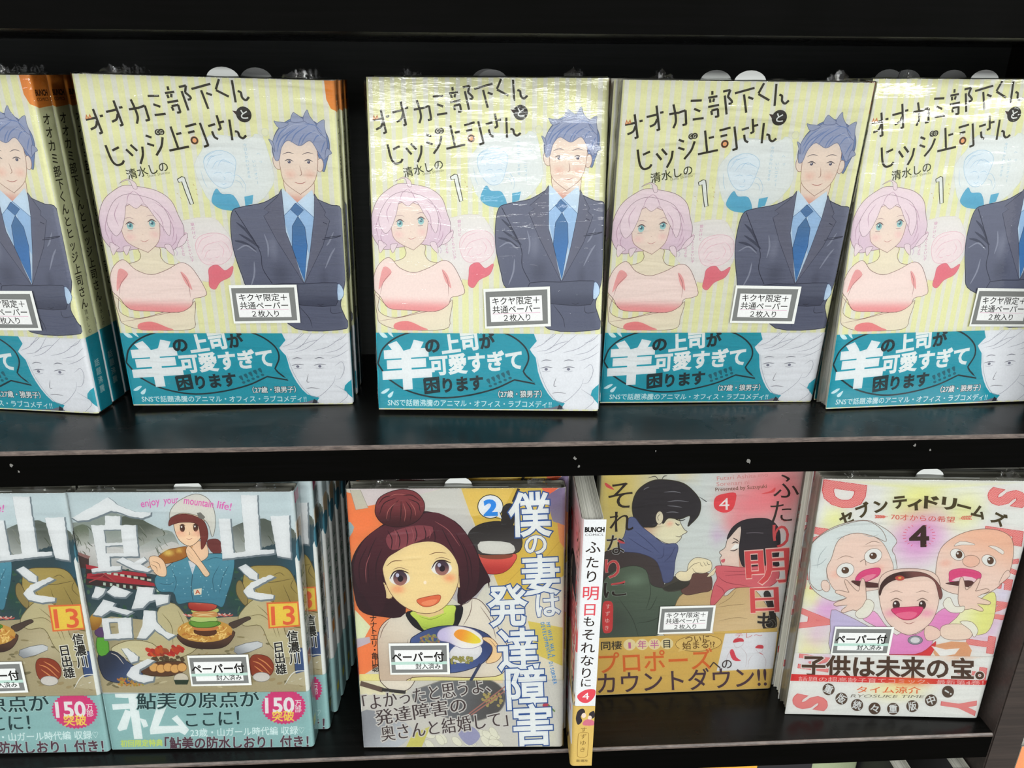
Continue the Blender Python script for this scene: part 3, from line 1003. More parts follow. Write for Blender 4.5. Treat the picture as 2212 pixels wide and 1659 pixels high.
    s.T('BUNCH', (1.6, 8.2), (10.6, 8.2), 3.9, (66, 30, 10), b=.05, wrap=True)
    s.T('COMICS', (1.8, 11.4), (10.4, 11.4), 2.3, (66, 30, 10), b=.01, wrap=True)
    s.V('オオカミ部下くんとヒッジ上司さん', (6.0, 21), (6.0, 118), 6.2, ink, b=.012, wrap=True)
    s.V('清水しの', (6.0, 123), (6.0, 134), 3, ink, wrap=True)
    s.P((26, 24, 22), (0, 172), (13, 172), (13, 183), (0, 183), wrap=True)
    s.B((230, 150, 50), (3, 174.5), (10, 174.5), (10, 179), (3, 179), n=1, wrap=True)
    jk = sheet_mesh('dust_jacket', s, BT, 0, M['print'], 20)
    if not flag:
        return jk
    # the paper band
    b = Art(q, Wd, Ht, (14, 158, 178), x1=Wd+BT, y0=.0008, y1=.0455)
    Y = 1501
    def y(*pts):
        return [(p[0], p[1]+Y) for p in pts]
    te, dk = (42, 152, 168), (22, 48, 54)
    el = y((145, 1130), (190, 1000), (330, 895), (560, 835), (800, 818), (1060, 836), (1260, 885), (1395, 985), (1430, 1090), (1385, 1198))
    el2 = y((1310, 1270), (1130, 1350), (880, 1408), (640, 1420), (400, 1362), (225, 1255))
    c = np.r_[smooth(el, False, 5), smooth(y((1385, 1198), (1410, 1235), (1490, 1305)), False, 2)[1:], smooth(y((1490, 1305), (1310, 1270)), False, 2)[1:], smooth(el2, False, 5)[1:], [el[0]]]
    b.add([ribbon(c, 14)], dk)
    b.T('羊', y((205, 1160))[0], y((578, 1138))[0], 400, (230, 233, 235), b=.058)
    for t_, p0, p1, h, cc, bo_ in (('の', (552, 985), (665, 970), 138, dk, .045), ('上', (690, 975), (838, 955), 172, WH, .042), ('司', (858, 948), (990, 932), 172, WH, .042), ('が', (1016, 948), (1136, 930), 138, dk, .045), ('可愛すぎて', (592, 1150), (1368, 1098), 178, WH, .04), ('困', (545, 1328), (660, 1312), 130, dk, .035), ('ります', (702, 1318), (1038, 1292), 135, dk, .045)):
        b.T(t_, y(p0)[0], y(p1)[0], h, cc, b=bo_)
    b.L(dk, 15, *y((537, 1262), (662, 1246), (672, 1370), (548, 1388), (537, 1262)), sm=False)
    for k in range(5):
        x0, yy = 1080+k*42, 1262-k*17
        b.B((16, 104, 120), *y((x0-12, yy+5), (x0+14, yy-5), (x0+24, yy+30), (x0+18, yy+42), (x0-2, yy+24)), n=2); b.E((16, 104, 120), x0+24, yy+60+Y, 15, 12, n=10)
    b.T('（27歳・狼男子）', y((1172, 1392))[0], y((1542, 1390))[0], 62, WH, b=.02, o=(30, 50, 60), ow=.06)
    b.T('SNSで話題沸騰のアニマル・オフィス・ラブコメディ!!', y((230, 1462))[0], y((1625, 1480))[0], 62, (214, 236, 238), b=.012)
    for P_ in (((155, 868), (190, 866), (228, 905), (190, 908)), ((216, 842), (240, 840), (278, 905), (240, 880)), ((170, 1380), (220, 1345), (246, 1348), (205, 1385)), ((230, 1400), (278, 1365), (262, 1412), (238, 1420))):
        b.B((214, 236, 240), *y(*P_), n=3)
    g1, g2 = (226, 227, 232), (150, 150, 165)
    b.B(g1, *y((1440, 1010), (1500, 940), (1470, 860), (1560, 815), (1800, 800), (2060, 810), (2060, 1240), (2000, 1330), (1960, 1400), (2060, 1560), (1700, 1560), (1740, 1470), (1640, 1440), (1560, 1330), (1510, 1200), (1490, 1080)), n=2)
    b.LL(g2, 4, [y(*p) for p in (((1500, 1080), (1540, 1240), (1620, 1400), (1720, 1465), (1860, 1350), (1900, 1260)), ((1470, 1000), (1560, 960), (1640, 880)), ((1500, 1030), (1620, 1000), (1740, 860)), ((1560, 1050), (1680, 1010), (1860, 870)), ((1720, 1040), (1860, 1000), (2000, 900)), ((1820, 1060), (1940, 1030), (2030, 960)), ((1860, 1110), (1950, 1080), (2030, 1030)), ((1900, 1180), (1960, 1140), (1980, 1200), (1940, 1290), (1890, 1300)), ((1560, 950), (1640, 900), (1700, 840)), ((1880, 1350), (1990, 1440), (1890, 1540)), ((1700, 1480), (1760, 1540)), ((1590, 1010), (1690, 960), (1780, 940)), ((1900, 960), (1980, 930), (2030, 880)), ((1620, 900), (1680, 850), (1690, 820)))])
    for ex in (1580, 1770):
        b.LL((95, 95, 110), 6, [y((ex-52, 1172), (ex, 1160), (ex+56, 1166)), y((ex-40, 1112), (ex, 1100), (ex+46, 1108))]); b.E((120, 120, 138), ex, 1180+Y, 14, 12, n=12); b.L(g2, 3, *y((ex-34, 1196), (ex, 1202), (ex+34, 1194)))
    b.LL((105, 100, 110), 5, [y((1630, 1385), (1680, 1378), (1750, 1386)), y((1665, 1250), (1645, 1318), (1668, 1325))])
    b.B((120, 120, 135), *y((1380, 1560), (1480, 1520), (1620, 1510), (1700, 1490), (1730, 1570)), n=2); b.P((40, 42, 55), *y((1690, 1480), (1720, 1500), (1700, 1560), (1660, 1560)))
    b.use(SPW, Wd, Wd+BT)
    b.V('話題沸騰', (6.2, 153), (6.2, 169), 4.6, (200, 232, 232), b=.01, wrap=True)
    b.P(g1, (-.2, 135), (.8, 135), (.8, 183), (-.2, 183), wrap=True)
    bd = band_kit('paper_band', b)
    return dict(jacket=jk, band=bd, band_label='teal paper band with white and dark lettering')

def mk_stickers():
    # grey frame, white field: two printings
    def base(l1):
        s = Art([(1055, 490), (1606, 476), (1616, 808), (1058, 830)], .0378, .0226, (226, 228, 224))
        s.P((118, 120, 118), (1072, 515), (1585, 500), (1592, 786), (1072, 810))
        s.P((228, 229, 228), (1106, 560), (1540, 548), (1548, 758), (1112, 772))
        return s
    s = base(0)
    s.T('キクヤ限定＋', (1128, 596), (1520, 586), 70, K, b=.008)
    s.T('共通ペーパー', (1128, 668), (1525, 655), 70, K, b=.008)
    s.L((215, 165, 190), 4, (1125, 703), (1528, 690))
    s.T('２枚入り', (1222, 738), (1444, 730), 64, K, b=.008)
    def mesh(s):
        P, F, c = s.triangulate(6)
        P = P-np.array([.0378/2, .0226/2])
        n = len(P)
        Q = np.r_[np.c_[P[:, 0], np.full(n, -.00008), P[:, 1]], [[x, yv, z] for yv in (-.00008, .00008) for x, z in ((-.0189, -.0113), (.0189, -.0113), (.0189, .0113), (-.0189, .0113))]]
        a = P[F]
        fl = ((a[:, 1, 0]-a[:, 0, 0])*(a[:, 2, 1]-a[:, 0, 1])-(a[:, 2, 0]-a[:, 0, 0])*(a[:, 1, 1]-a[:, 0, 1])) < 0
        F[fl] = F[fl][:, ::-1]
        c[fl] = c[fl][:, ::-1]
        ex = []
        for i in range(4):
            j = (i+1) % 4
            ex += [(n+i, n+4+i, n+4+j), (n+i, n+4+j, n+j)]
        ex += [(n+4, n+6, n+5), (n+4, n+7, n+6)]
        me = bpy.data.meshes.new('sticker')
        me.from_pydata(Q.tolist(), [], F.tolist()+ex)
        me.update()
        cc = np.r_[c, np.full((len(ex), 3, 3), .75)]
        set_ink(me, cc)
        me.materials.append(M['print'])
        return me
    m1 = mesh(s)
    s = base(1)
    s.P((176, 208, 196), (1072, 690), (1588, 668), (1588, 700), (1072, 720))
    s.T('ペーパー付', (1084, 638), (1560, 622), 110, K, b=.028)
    s.T('封入済み', (1300, 730), (1530, 722), 66, (30, 40, 36), b=.014)
    return m1, mesh(s)

def mk_B():
    Wd, Ht = BW, BH
    q = [(422, 419), (1842, 416), (1973, 2017), (710, 2037)]
    s = Art(q, Wd, Ht, (196, 209, 213), x1=Wd+BT)
    YL = 1048
    rnd0 = random.Random(11)
    s.wash((216, 224, 228), 1250, 430, 500, 200, .8)
    s.B((146, 155, 148), (420, 640), (540, 600), (680, 540), (760, 560), (900, 600), (1010, 650), (1100, 690), (1100, 900), (420, 900), g=((200, 200, 198), (700, 650), (720, 830)))
    s.B((92, 100, 88), (740, 600), (830, 560), (930, 610), (1060, 680), (980, 700), (880, 760), (800, 700), n=2, g=((165, 168, 160), (880, 640), (940, 740)))
    s.B((112, 122, 104), (440, 660), (520, 620), (560, 660), (540, 760), (460, 720), g=((190, 192, 186), (500, 650), (540, 760)))
    s.B((92, 100, 92), (1400, 700), (1500, 620), (1640, 585), (1700, 600), (1850, 660), (1900, 900), (1400, 900), g=((178, 182, 178), (1640, 620), (1560, 860)))
    s.B((205, 204, 202), (440, 800), (620, 740), (900, 800), (1080, 730), (1150, 800), (1120, 960), (420, 960), g=((168, 168, 162), (600, 760), (600, 960)))
    s.P((52, 76, 84), (400, 880), (760, 900), (1000, 940), (1900, 700), (1990, 1300), (400, 1300))
    s.wash((88, 112, 96), 560, 1250, 240, 160, .8); s.wash((38, 82, 70), 1480, 1060, 140, 200, .8); s.wash((46, 92, 110), 1850, 900, 140, 200, .7)
    for k in range(150):
        x, yy = rnd0.uniform(430, 1960), rnd0.uniform(900, 1230)
        c_ = ((60, 96, 72), (44, 84, 66), (74, 108, 84), (36, 62, 70))[k % 4]
        s.E(c_, x, yy, rnd0.uniform(8, 22), rnd0.uniform(5, 12), rnd0.uniform(0, 180), n=7)
    for k in range(46):
        x, yy = rnd0.choice((rnd0.uniform(450, 560), rnd0.uniform(820, 1040), rnd0.uniform(1450, 1880))), rnd0.uniform(620, 800)
        s.L(((78, 88, 70), (132, 136, 124))[k % 2], 5, (x, yy), (x+rnd0.uniform(8, 26), yy+rnd0.uniform(12, 34)), (x+rnd0.uniform(10, 40), yy+rnd0.uniform(30, 56)), t=True)
    # mountain hut with red roofs
    rd, rs = (176, 48, 60), (132, 34, 46)
    s.P((70, 52, 50), (480, 800), (560, 830), (560, 900), (480, 890)); s.P((150, 110, 105), (480, 790), (570, 822), (555, 838), (480, 808))
    s.P((58, 44, 44), (540, 880), (700, 900), (950, 950), (960, 1040), (540, 1000))
    s.P(rd, (540, 872), (680, 900), (920, 930), (925, 950), (700, 930), (545, 900))
    s.P(rd, (550, 930), (660, 920), (970, 990), (980, 1010), (720, 985), (545, 960)); s.P(rs, (560, 950), (650, 930), (720, 985), (700, 970), (640, 950))
    for k in range(9):
        x = 590+k*42
        s.P((200, 214, 196), (x, 905+k*7), (x+26, 908+k*7), (x+26, 922+k*7), (x, 919+k*7)); s.P((190, 206, 190), (x+60, 985+k*5), (x+76, 987+k*5), (x+76, 1005+k*5), (x+60, 1003+k*5))
    s.L((170, 80, 80), 7, (560, 985), (640, 950), (660, 935), (730, 985), sm=False)
    # stony ground with legs and dishes
    s.P((178, 166, 132), (520, 1250), (700, 1200), (1000, 1230), (1500, 1200), (1980, 1180), (1990, 1680), (560, 1680), g=None)
    s.wash((120, 116, 80), 600, 1330, 200, 120, .6); s.wash((205, 196, 160), 1000, 1400, 260, 160, .6); s.wash((210, 200, 170), 1650, 1350, 200, 160, .5)
    for k in range(120):
        x, yy = rnd0.uniform(560, 1960), rnd0.uniform(1260, 1640)
        s.E(((150, 138, 100), (200, 190, 156), (124, 116, 84), (168, 150, 110))[k % 4], x, yy, rnd0.uniform(8, 30), rnd0.uniform(4, 12), rnd0.uniform(-30, 30), n=7)
    # rucksack
    s.B((176, 156, 88), (1530, 960), (1570, 890), (1680, 880), (1790, 890), (1850, 960), (1905, 1140), (1925, 1270), (1740, 1240), (1600, 1240), (1540, 1120), o=(92, 78, 42), ow=4, g=((150, 132, 72), (1600, 950), (1850, 1230)))
    s.LL((100, 84, 44), 4, [[(1560, 960), (1700, 985), (1850, 960)], [(1600, 1010), (1640, 1100), (1620, 1200)], [(1700, 1010), (1720, 1120), (1700, 1220)], [(1780, 1000), (1830, 1120), (1840, 1220)], [(1720, 940), (1760, 925), (1790, 945)], [(1850, 960), (1830, 1010), (1870, 1060)]])
    s.B((150, 132, 80), (1490, 990), (1520, 980), (1560, 1090), (1540, 1130), (1490, 1060), o=(90, 76, 50), ow=4)
    # trousers and boots
    s.B((196, 186, 146), (1000, 1150), (1100, 1120), (1200, 1250), (1240, 1400), (1050, 1480), (900, 1450), (860, 1380), (960, 1300), o=(110, 98, 60), ow=4)
    s.B((196, 186, 146), (1500, 1200), (1600, 1090), (1700, 1100), (1780, 1180), (1790, 1290), (1850, 1420), (1800, 1460), (1700, 1380), (1640, 1260), (1540, 1260), o=(110, 98, 60), ow=4)
    s.LL((120, 108, 66), 4, [[(1020, 1180), (1080, 1260), (1090, 1380)], [(1120, 1160), (1160, 1260), (1150, 1360)], [(1620, 1130), (1690, 1200), (1740, 1330)], [(760, 1400), (860, 1380), (980, 1420)], [(1560, 1200), (1640, 1190), (1700, 1230)], [(1690, 1120), (1730, 1220), (1760, 1330)]])
    s.B((206, 198, 160), (700, 1400), (820, 1350), (960, 1370), (1000, 1440), (900, 1480), (760, 1450), o=(110, 98, 60), ow=4)
    s.B((42, 52, 74), (620, 1440), (720, 1420), (800, 1480), (900, 1560), (860, 1620), (700, 1610), (640, 1560), g=((70, 90, 130), (660, 1480), (860, 1600)), o=(24, 30, 44), ow=4)
    s.LL((210, 200, 190), 6, [[(700, 1430), (740, 1450), (780, 1500)], [(720, 1415), (770, 1440), (800, 1480)]])
    s.B((60, 84, 130), (1860, 1420), (1920, 1410), (1960, 1560), (1900, 1600), (1860, 1560), o=(30, 40, 60), ow=4)
    # bottles, jars
    s.B((96, 170, 54), (610, 1335), (670, 1330), (688, 1420), (640, 1450), (612, 1420), n=2, o=(50, 90, 30), ow=4); s.E((96, 66, 110), 640, 1300, 44, 32, o=(60, 40, 70), ow=3)
    s.B((150, 154, 160), (1480, 1390), (1620, 1355), (1650, 1390), (1500, 1440), n=2, g=((205, 208, 212), (1500, 1440), (1560, 1370)), o=(90, 92, 98), ow=3)
    s.E((196, 150, 60), 600, 1230, 40, 60, 20, g=((150, 100, 30), (570, 1200), (630, 1280)))
    # lower dish, roast meat, rice ball
    s.B((96, 62, 40), (880, 1540), (900, 1500), (1100, 1480), (1170, 1500), (1150, 1550), (1060, 1575), (940, 1570), o=(60, 36, 24), ow=4)
    rnd = random.Random(5)
    for k in range(26):
        s.E((176+rnd.randint(-20, 40), 40+rnd.randint(0, 50), 40), 920+rnd.random()*230, 1395+rnd.random()*45, 24, 14, rnd.random()*90, n=8)
    for k in range(14):
        s.E((92, 74, 50), 960+rnd.random()*190, 1452+rnd.random()*26, 13, 10, n=8, o=(60, 45, 30), ow=2)
    for k in range(5):
        s.E((224, 176, 104), 970+k*44, 1520+(k % 2)*8, 30, 27, o=(150, 96, 40), ow=3, n=14)
    for k in range(60):
        s.E((190+rnd.randint(-30, 20), 140+rnd.randint(-20, 20), 60), 740+rnd.random()*170, 1590+rnd.random()*45, 9, 6, rnd.random()*180, n=6)
    s.B((150, 62, 36), (1570, 1480), (1600, 1440), (1680, 1450), (1720, 1500), (1710, 1560), (1640, 1600), (1580, 1560), o=(90, 30, 16), ow=3)
    s.LL((226, 150, 90), 7, [[(1590, 1480), (1640, 1500), (1700, 1560)], [(1600, 1510), (1640, 1540), (1690, 1580)], [(1620, 1460), (1670, 1490), (1710, 1530)]])
    s.E((214, 210, 205), 1645, 1580, 54, 30, o=(120, 118, 115), ow=3); s.E((214, 206, 190), 1140, 1590, 46, 34, o=(120, 112, 100), ow=3); s.P((40, 60, 44), (1095, 1598), (1190, 1598), (1180, 1628), (1105, 1628))
    s.B((190, 180, 150), (1800, 1620), (1850, 1560), (1960, 1540), (1980, 1640), n=1); s.LL((230, 230, 226), 7, [[(1790, 1630), (1850, 1550), (1950, 1540)], [(1830, 1610), (1960, 1570)]])
    # frying pan with noodles and a tall burger
    s.B((92, 62, 48), (1120, 1310), (1300, 1330), (1470, 1290), (1450, 1360), (1380, 1400), (1240, 1400), (1150, 1370), o=(50, 32, 26), ow=4, g=((60, 38, 32), (1300, 1330), (1300, 1400)))
    s.B((80, 64, 56), (1440, 1245), (1500, 1220), (1560, 1200), (1578, 1215), (1540, 1235), (1470, 1275), o=(44, 34, 30), ow=3)
    s.E((206, 158, 72), 1290, 1290, 174, 72)
    for k in range(90):
        a = rnd.random()*6.28
        r_ = .35+.62*rnd.random()
        x, yv = 1290+168*r_*math.cos(a), 1290+66*r_*math.sin(a)
        t_ = rnd.random()*3.1
        s.L((238, 206, 124) if k % 3 else (190, 124, 50), 7, (x-16*math.cos(t_), yv-10*math.sin(t_)), (x, yv+4), (x+16*math.cos(t_), yv+10*math.sin(t_)), n=2)
    s.B((90, 52, 30), (1230, 1280), (1350, 1280), (1360, 1310), (1300, 1325), (1230, 1308)); s.B((210, 130, 70), (1220, 1262), (1370, 1262), (1350, 1286), (1240, 1288))
    s.B((92, 150, 50), (1190, 1235), (1240, 1225), (1370, 1230), (1385, 1250), (1330, 1268), (1250, 1270), (1205, 1258), o=(50, 96, 26), ow=3)
    s.B((190, 208, 128), (1205, 1205), (1300, 1195), (1360, 1205), (1355, 1232), (1220, 1234), o=(120, 140, 60), ow=3)
    for k in range(18):
        x = 1150+k*16
        s.L((196, 90, 84) if k % 2 else (226, 190, 176), 8, (x, 1180+rnd.random()*10), (x+24, 1190+rnd.random()*10), (x+44, 1178+rnd.random()*14), n=2)
    s.B((196, 206, 120), (1215, 1150), (1300, 1160), (1370, 1150), (1360, 1176), (1220, 1178), o=(130, 140, 60), ow=3)
    s.B((168, 48, 40), (1184, 1130), (1200, 1090), (1270, 1068), (1340, 1085), (1366, 1125), (1350, 1155), (1280, 1168), (1205, 1158), o=(90, 24, 20), ow=4, g=((206, 90, 70), (1230, 1160), (1240, 1090)))
    s.wash((236, 190, 170), 1250, 1105, 40, 18, .9)
    s.B((206, 150, 90), (1222, 1172), (1300, 1168), (1360, 1172), (1364, 1200), (1300, 1206), (1216, 1200)); s.LL((226, 206, 150), 6, [[(1226, 1180), (1280, 1186), (1350, 1180)], [(1236, 1196), (1290, 1192), (1346, 1198)]])
    s.B((110, 160, 60), (1196, 1228), (1260, 1236), (1340, 1230), (1376, 1240), (1350, 1262), (1280, 1270), (1220, 1262), o=(60, 100, 34), ow=3)
    # person in a white hat eating (plain figure)
    ink = (84, 58, 48)
    s.B((120, 58, 56), (1310, 720), (1370, 715), (1400, 760), (1380, 810), (1340, 800), (1310, 760), o=(80, 34, 34), ow=3)
    s.B((86, 152, 172), (975, 960), (1040, 900), (1120, 840), (1200, 815), (1330, 805), (1450, 810), (1476, 850), (1462, 960), (1430, 1060), (1400, 1140), (1340, 1120), (1200, 1110), (1120, 1120), (1090, 1050), (1000, 1040), o=(40, 78, 92), ow=4, g=((72, 136, 158), (1200, 830), (1250, 1110)))
    s.P((214, 216, 222), (1185, 850), (1240, 850), (1212, 935)); s.L((50, 80, 96), 4, (1212, 935), (1205, 1030), (1215, 1100))
    s.LL((52, 98, 116), 4, [[(1080, 900), (1110, 980), (1090, 1060)], [(1380, 880), (1340, 960), (1350, 1050)], [(1440, 880), (1400, 960), (1380, 1060)], [(1000, 990), (1060, 1000), (1100, 980)], [(1290, 850), (1360, 830), (1440, 850)]])
    for k in range(46):
        s.E((150, 198, 210), 1000+rnd.random()*440, 870+rnd.random()*210, 4, 4, n=5)
    s.B((238, 204, 172), (1200, 740), (1290, 730), (1310, 820), (1240, 860), (1195, 820), o=ink, ow=3)
    face(s, 1190, 640, 190, 210, (242, 212, 180), ink, eye=(74, 44, 34), tilt=-2, blush=(236, 150, 130), lw=3.5, er=.085)
    s.B((124, 56, 50), (1062, 630), (1075, 580), (1150, 555), (1230, 570), (1290, 610), (1310, 700), (1270, 780), (1262, 700), (1240, 620), (1150, 608), (1092, 620), o=(82, 34, 32), ow=3)
    s.B((218, 216, 208), (1068, 590), (1075, 530), (1130, 470), (1230, 430), (1310, 460), (1350, 540), (1354, 640), (1335, 700), (1310, 620), (1250, 570), (1150, 550), (1080, 575), o=(110, 106, 98), ow=3.5)
    s.B((120, 118, 112), (1240, 550), (1262, 545), (1292, 575), (1280, 592), (1250, 580), n=1)
    s.B((172, 110, 44), (1000, 820), (1060, 780), (1110, 770), (1170, 760), (1200, 780), (1180, 820), (1120, 850), (1040, 868), (1005, 850), o=(110, 62, 22), ow=4)
    s.wash((240, 214, 110), 1060, 800, 50, 30, .9); s.wash((236, 200, 96), 1130, 785, 34, 26, .8)
    s.L((196, 150, 96), 8, (910, 905), (1000, 850)); s.L((196, 150, 96), 8, (1180, 775), (1215, 760))
    s.B((240, 206, 172), (940, 830), (985, 820), (1030, 850), (1050, 910), (1040, 948), (990, 940), (950, 890), o=ink, ow=3)
    s.LL(ink, 3, [[(960, 850), (1000, 868), (1010, 900)], [(950, 872), (985, 890), (990, 920)]])
    s.B((240, 206, 172), (1170, 790), (1185, 755), (1215, 780), (1250, 830), (1300, 900), (1320, 935), (1290, 948), (1240, 880), (1190, 840), o=ink, ow=3)
    s.LL(ink, 3, [[(1180, 780), (1215, 820)], [(1172, 800), (1210, 836)]])
    # '13' tag, author
    s.B((226, 118, 62), (1676, 1112), (1876, 1106), (1886, 1262), (1690, 1276), n=1); s.B((232, 206, 78), (1688, 1122), (1868, 1116), (1878, 1252), (1700, 1266), n=1)
    s.T('13', (1708, 1192), (1852, 1186), 168, (226, 104, 62), b=.012)
    s.P((230, 222, 200), (1218, 1030), (1270, 1022), (1268, 1062), (1222, 1066)); s.T('A', (1230, 1045), (1258, 1043), 34, (200, 80, 40), b=.03)
    s.V('信濃川', (1840, 275+YL), (1855, 415+YL), 72, K, b=.022, o=(236, 234, 226), ow=.06)
    s.V('日出雄', (1752, 345+YL), (1768, 482+YL), 72, K, b=.022, o=(236, 234, 226), ow=.06)
    # brushed title
    wt, sh = (226, 228, 230), (120, 132, 140)
    def rag(P_, n=5, j=3.5):
        """torn-paper edge: subdivide and jitter"""
        out = []
        P_ = [np.array(p, float) for p in P_]
        for i, p in enumerate(P_):
            q_ = P_[(i+1) % len(P_)]
            m_ = max(1, int(np.linalg.norm(q_-p)/16))
            for k in range(m_):
                out.append(p+(q_-p)*k/m_+np.array([rnd.uniform(-j, j), rnd.uniform(-j, j)])*(.6 if k else .3))
        out = np.array(out)
        return out if area(out) < 0 else out[::-1]
    def big(outer, holes=()):
        O = [rag(p) for p in outer]
        Hh = [rag(p)[::-1] for p in holes]
        s.add([c+np.array([5, 6]) for c in [offs(c[::-1], 5)[::-1] for c in O]]+[offs(c, -3)+np.array([4, 4]) for c in Hh], sh)
        s.add(O+Hh, wt)
    def lo(*p):
        return [(x, y_+YL) for x, y_ in p]
    big([[(455, 578), (560, 520), (680, 450), (745, 500), (850, 542), (950, 545), (948, 562), (900, 582), (820, 570), (750, 545), (700, 535), (640, 560), (560, 592), (490, 600)],
         [(662, 566), (758, 568), (756, 640), (662, 640)],
         [(572, 625), (855, 625), (873, 822), (690, 822), (694, 886), (762, 882), (760, 908), (578, 922), (576, 900), (620, 893), (600, 760)],
         [(735, 850), (772, 828), (845, 862), (905, 825), (925, 845), (887, 872), (955, 905), (930, 920), (850, 905)]],
        [[(652, 655), (762, 652), (770, 735), (666, 738)], [(664, 757), (774, 753), (780, 802), (666, 802)]])
    big([[(602, 1010), (665, 1025), (650, 1060), (615, 1086), (578, 1080)], [(715, 1005), (825, 1045), (790, 1078), (720, 1075), (672, 1045)],
         lo((650, 45), (725, 68), (710, 88), (840, 122), (800, 142), (695, 112), (640, 150), (585, 140)), lo((640, 165), (825, 158), (833, 288), (658, 295)),
         [(870, 1012), (970, 1020), (960, 1060), (1065, 1063), (1060, 1112), (985, 1134), (978, 1094), (940, 1105), (900, 1146), (828, 1152), (850, 1090)],
         lo((905, 112), (980, 117), (985, 185), (1040, 245), (1105, 268), (1060, 294), (972, 232), (920, 290), (862, 287), (895, 210))],
        [lo((686, 188), (740, 186), (750, 258), (697, 264))])
    big([lo((765, 354), (800, 350), (870, 402), (866, 432), (825, 442), (800, 402)), lo((930, 417), (975, 430), (880, 487), (876, 515), (970, 530), (965, 556), (905, 570), (840, 552), (795, 520), (825, 470))])
    big([[(1515, 438), (1617, 438), (1638, 782), (1727, 780), (1725, 802), (1400, 838), (1375, 585), (1448, 585), (1470, 800), (1545, 790)], [(1700, 570), (1818, 565), (1828, 836), (1745, 820)]])
    big([[(1500, 890), (1545, 870), (1620, 930), (1622, 975), (1570, 960)], [(1700, 938), (1728, 950), (1655, 988), (1592, 1024), (1600, 1045), (1722, 1065), (1718, 1088), (1640, 1096), (1560, 1080), (1530, 1040), (1580, 985)]])
    pk = (226, 108, 186)
    for t_, p0, p1 in (('enjoy', (886, 490), (1004, 470)), ('your', (1030, 468), (1122, 462)), ('mountain', (1160, 466), (1344, 492)), ('life!', (1370, 494), (1456, 510))):
        s.T(t_, p0, p1, 66, pk, b=.012)
    s.use(SPW, Wd, Wd+BT)
    s.P((226, 229, 226), (-.2, -1), (13, -1), (13, 183), (-2.0, 183), (-2.0, 44), (-.2, 40), wrap=True)
    s.P((196, 212, 214), (-.1, -1), (13, -1), (13, 20), (-.1, 20), wrap=True); s.B((226, 90, 140), (2, 2), (11, 2), (11, 9), (2, 9), n=1, wrap=True)
    s.B((200, 176, 140), (1, 22), (11, 22), (10, 36), (3, 38), wrap=True); s.B((70, 130, 150), (0, 32), (9, 34), (8, 44), (0, 46), wrap=True)
    s.V('山と食欲と私', (6.2, 56), (6.2, 108), 8.2, (60, 120, 92), b=.02, wrap=True)
    s.B((232, 150, 60), (3, 113), (9.5, 113), (9.5, 122), (3, 122), n=1, wrap=True)
    jk = sheet_mesh('dust_jacket', s, BT, 0, M['print'], 22)
    tl = (150, 190, 190)
    b = Art(q, Wd, Ht, tl, x1=Wd+BT, y0=.0003, y1=.0432)
    def y(x, yy):
        return (x, yy+YL)
    for P_ in (((722, 622), (810, 618), (900, 606), (912, 626), (800, 664), (728, 660)), ((706, 702), (900, 694), (902, 726), (712, 738)), ((806, 640), (862, 636), (900, 920), (846, 922)), ((790, 735), (832, 750), (800, 860), (752, 872), (740, 852)), ((880, 790), (920, 800), (935, 840), (905, 850)), ((1012, 640), (1072, 662), (1000, 840), (1128, 836), (1082, 792), (1116, 770), (1192, 862), (1166, 896), (1132, 878), (948, 892), (944, 862))):
        b.P((230, 237, 237), *[y(*p) for p in P_])
    dg = (22, 58, 62)
    b.T('鮎美の原点が', y(862, 682), y(1632, 664), 122, dg, b=.016, by=.002, o=(170, 205, 203), ow=.03)
    b.T('ここに！', y(1172, 800), y(1505, 786), 108, dg, b=.018, by=.004)
    c = []
    for k in range(72):
        r_ = 1.0 if k % 2 else .92
        a = k*math.pi/36
        c.append((1785+142*r_*math.cos(a), 716+YL+113*r_*math.sin(a)))
    b.P((214, 62, 128), *c)
    b.T('150', y(1672, 706), y(1848, 702), 132, WH, b=.03)
    b.T('万', y(1856, 694), y(1896, 693), 44, WH, b=.01); b.T('部', y(1856, 733), y(1896, 732), 44, WH, b=.01)
    b.T('突破', y(1714, 778), y(1850, 774), 70, (238, 214, 90), b=.02)
    b.T('23歳・山ガール時代編 収録♡', y(1200, 882), y(1915, 864), 56, (222, 238, 238), b=.012)
    b.T('初回限定特典', y(762, 950), y(1025, 945), 46, (206, 220, 110), b=.03)
    b.T('「鮎美の防水しおり」付き！', y(1040, 950), y(1940, 936), 84, (96, 62, 76), b=.03, o=(190, 215, 215), ow=.03)
    b.use(SPW, Wd, Wd+BT)
    b.V('信濃川日出雄', (6, 146), (6, 160), 2.6, (40, 70, 72), wrap=True)
    b.B((220, 216, 90), (3, 163), (9, 163), (9, 169), (3, 169), n=1, wrap=True)
    return dict(jacket=jk, band=band_kit('paper_band', b), band_label='pale teal paper band with dark lettering and pink round badge')
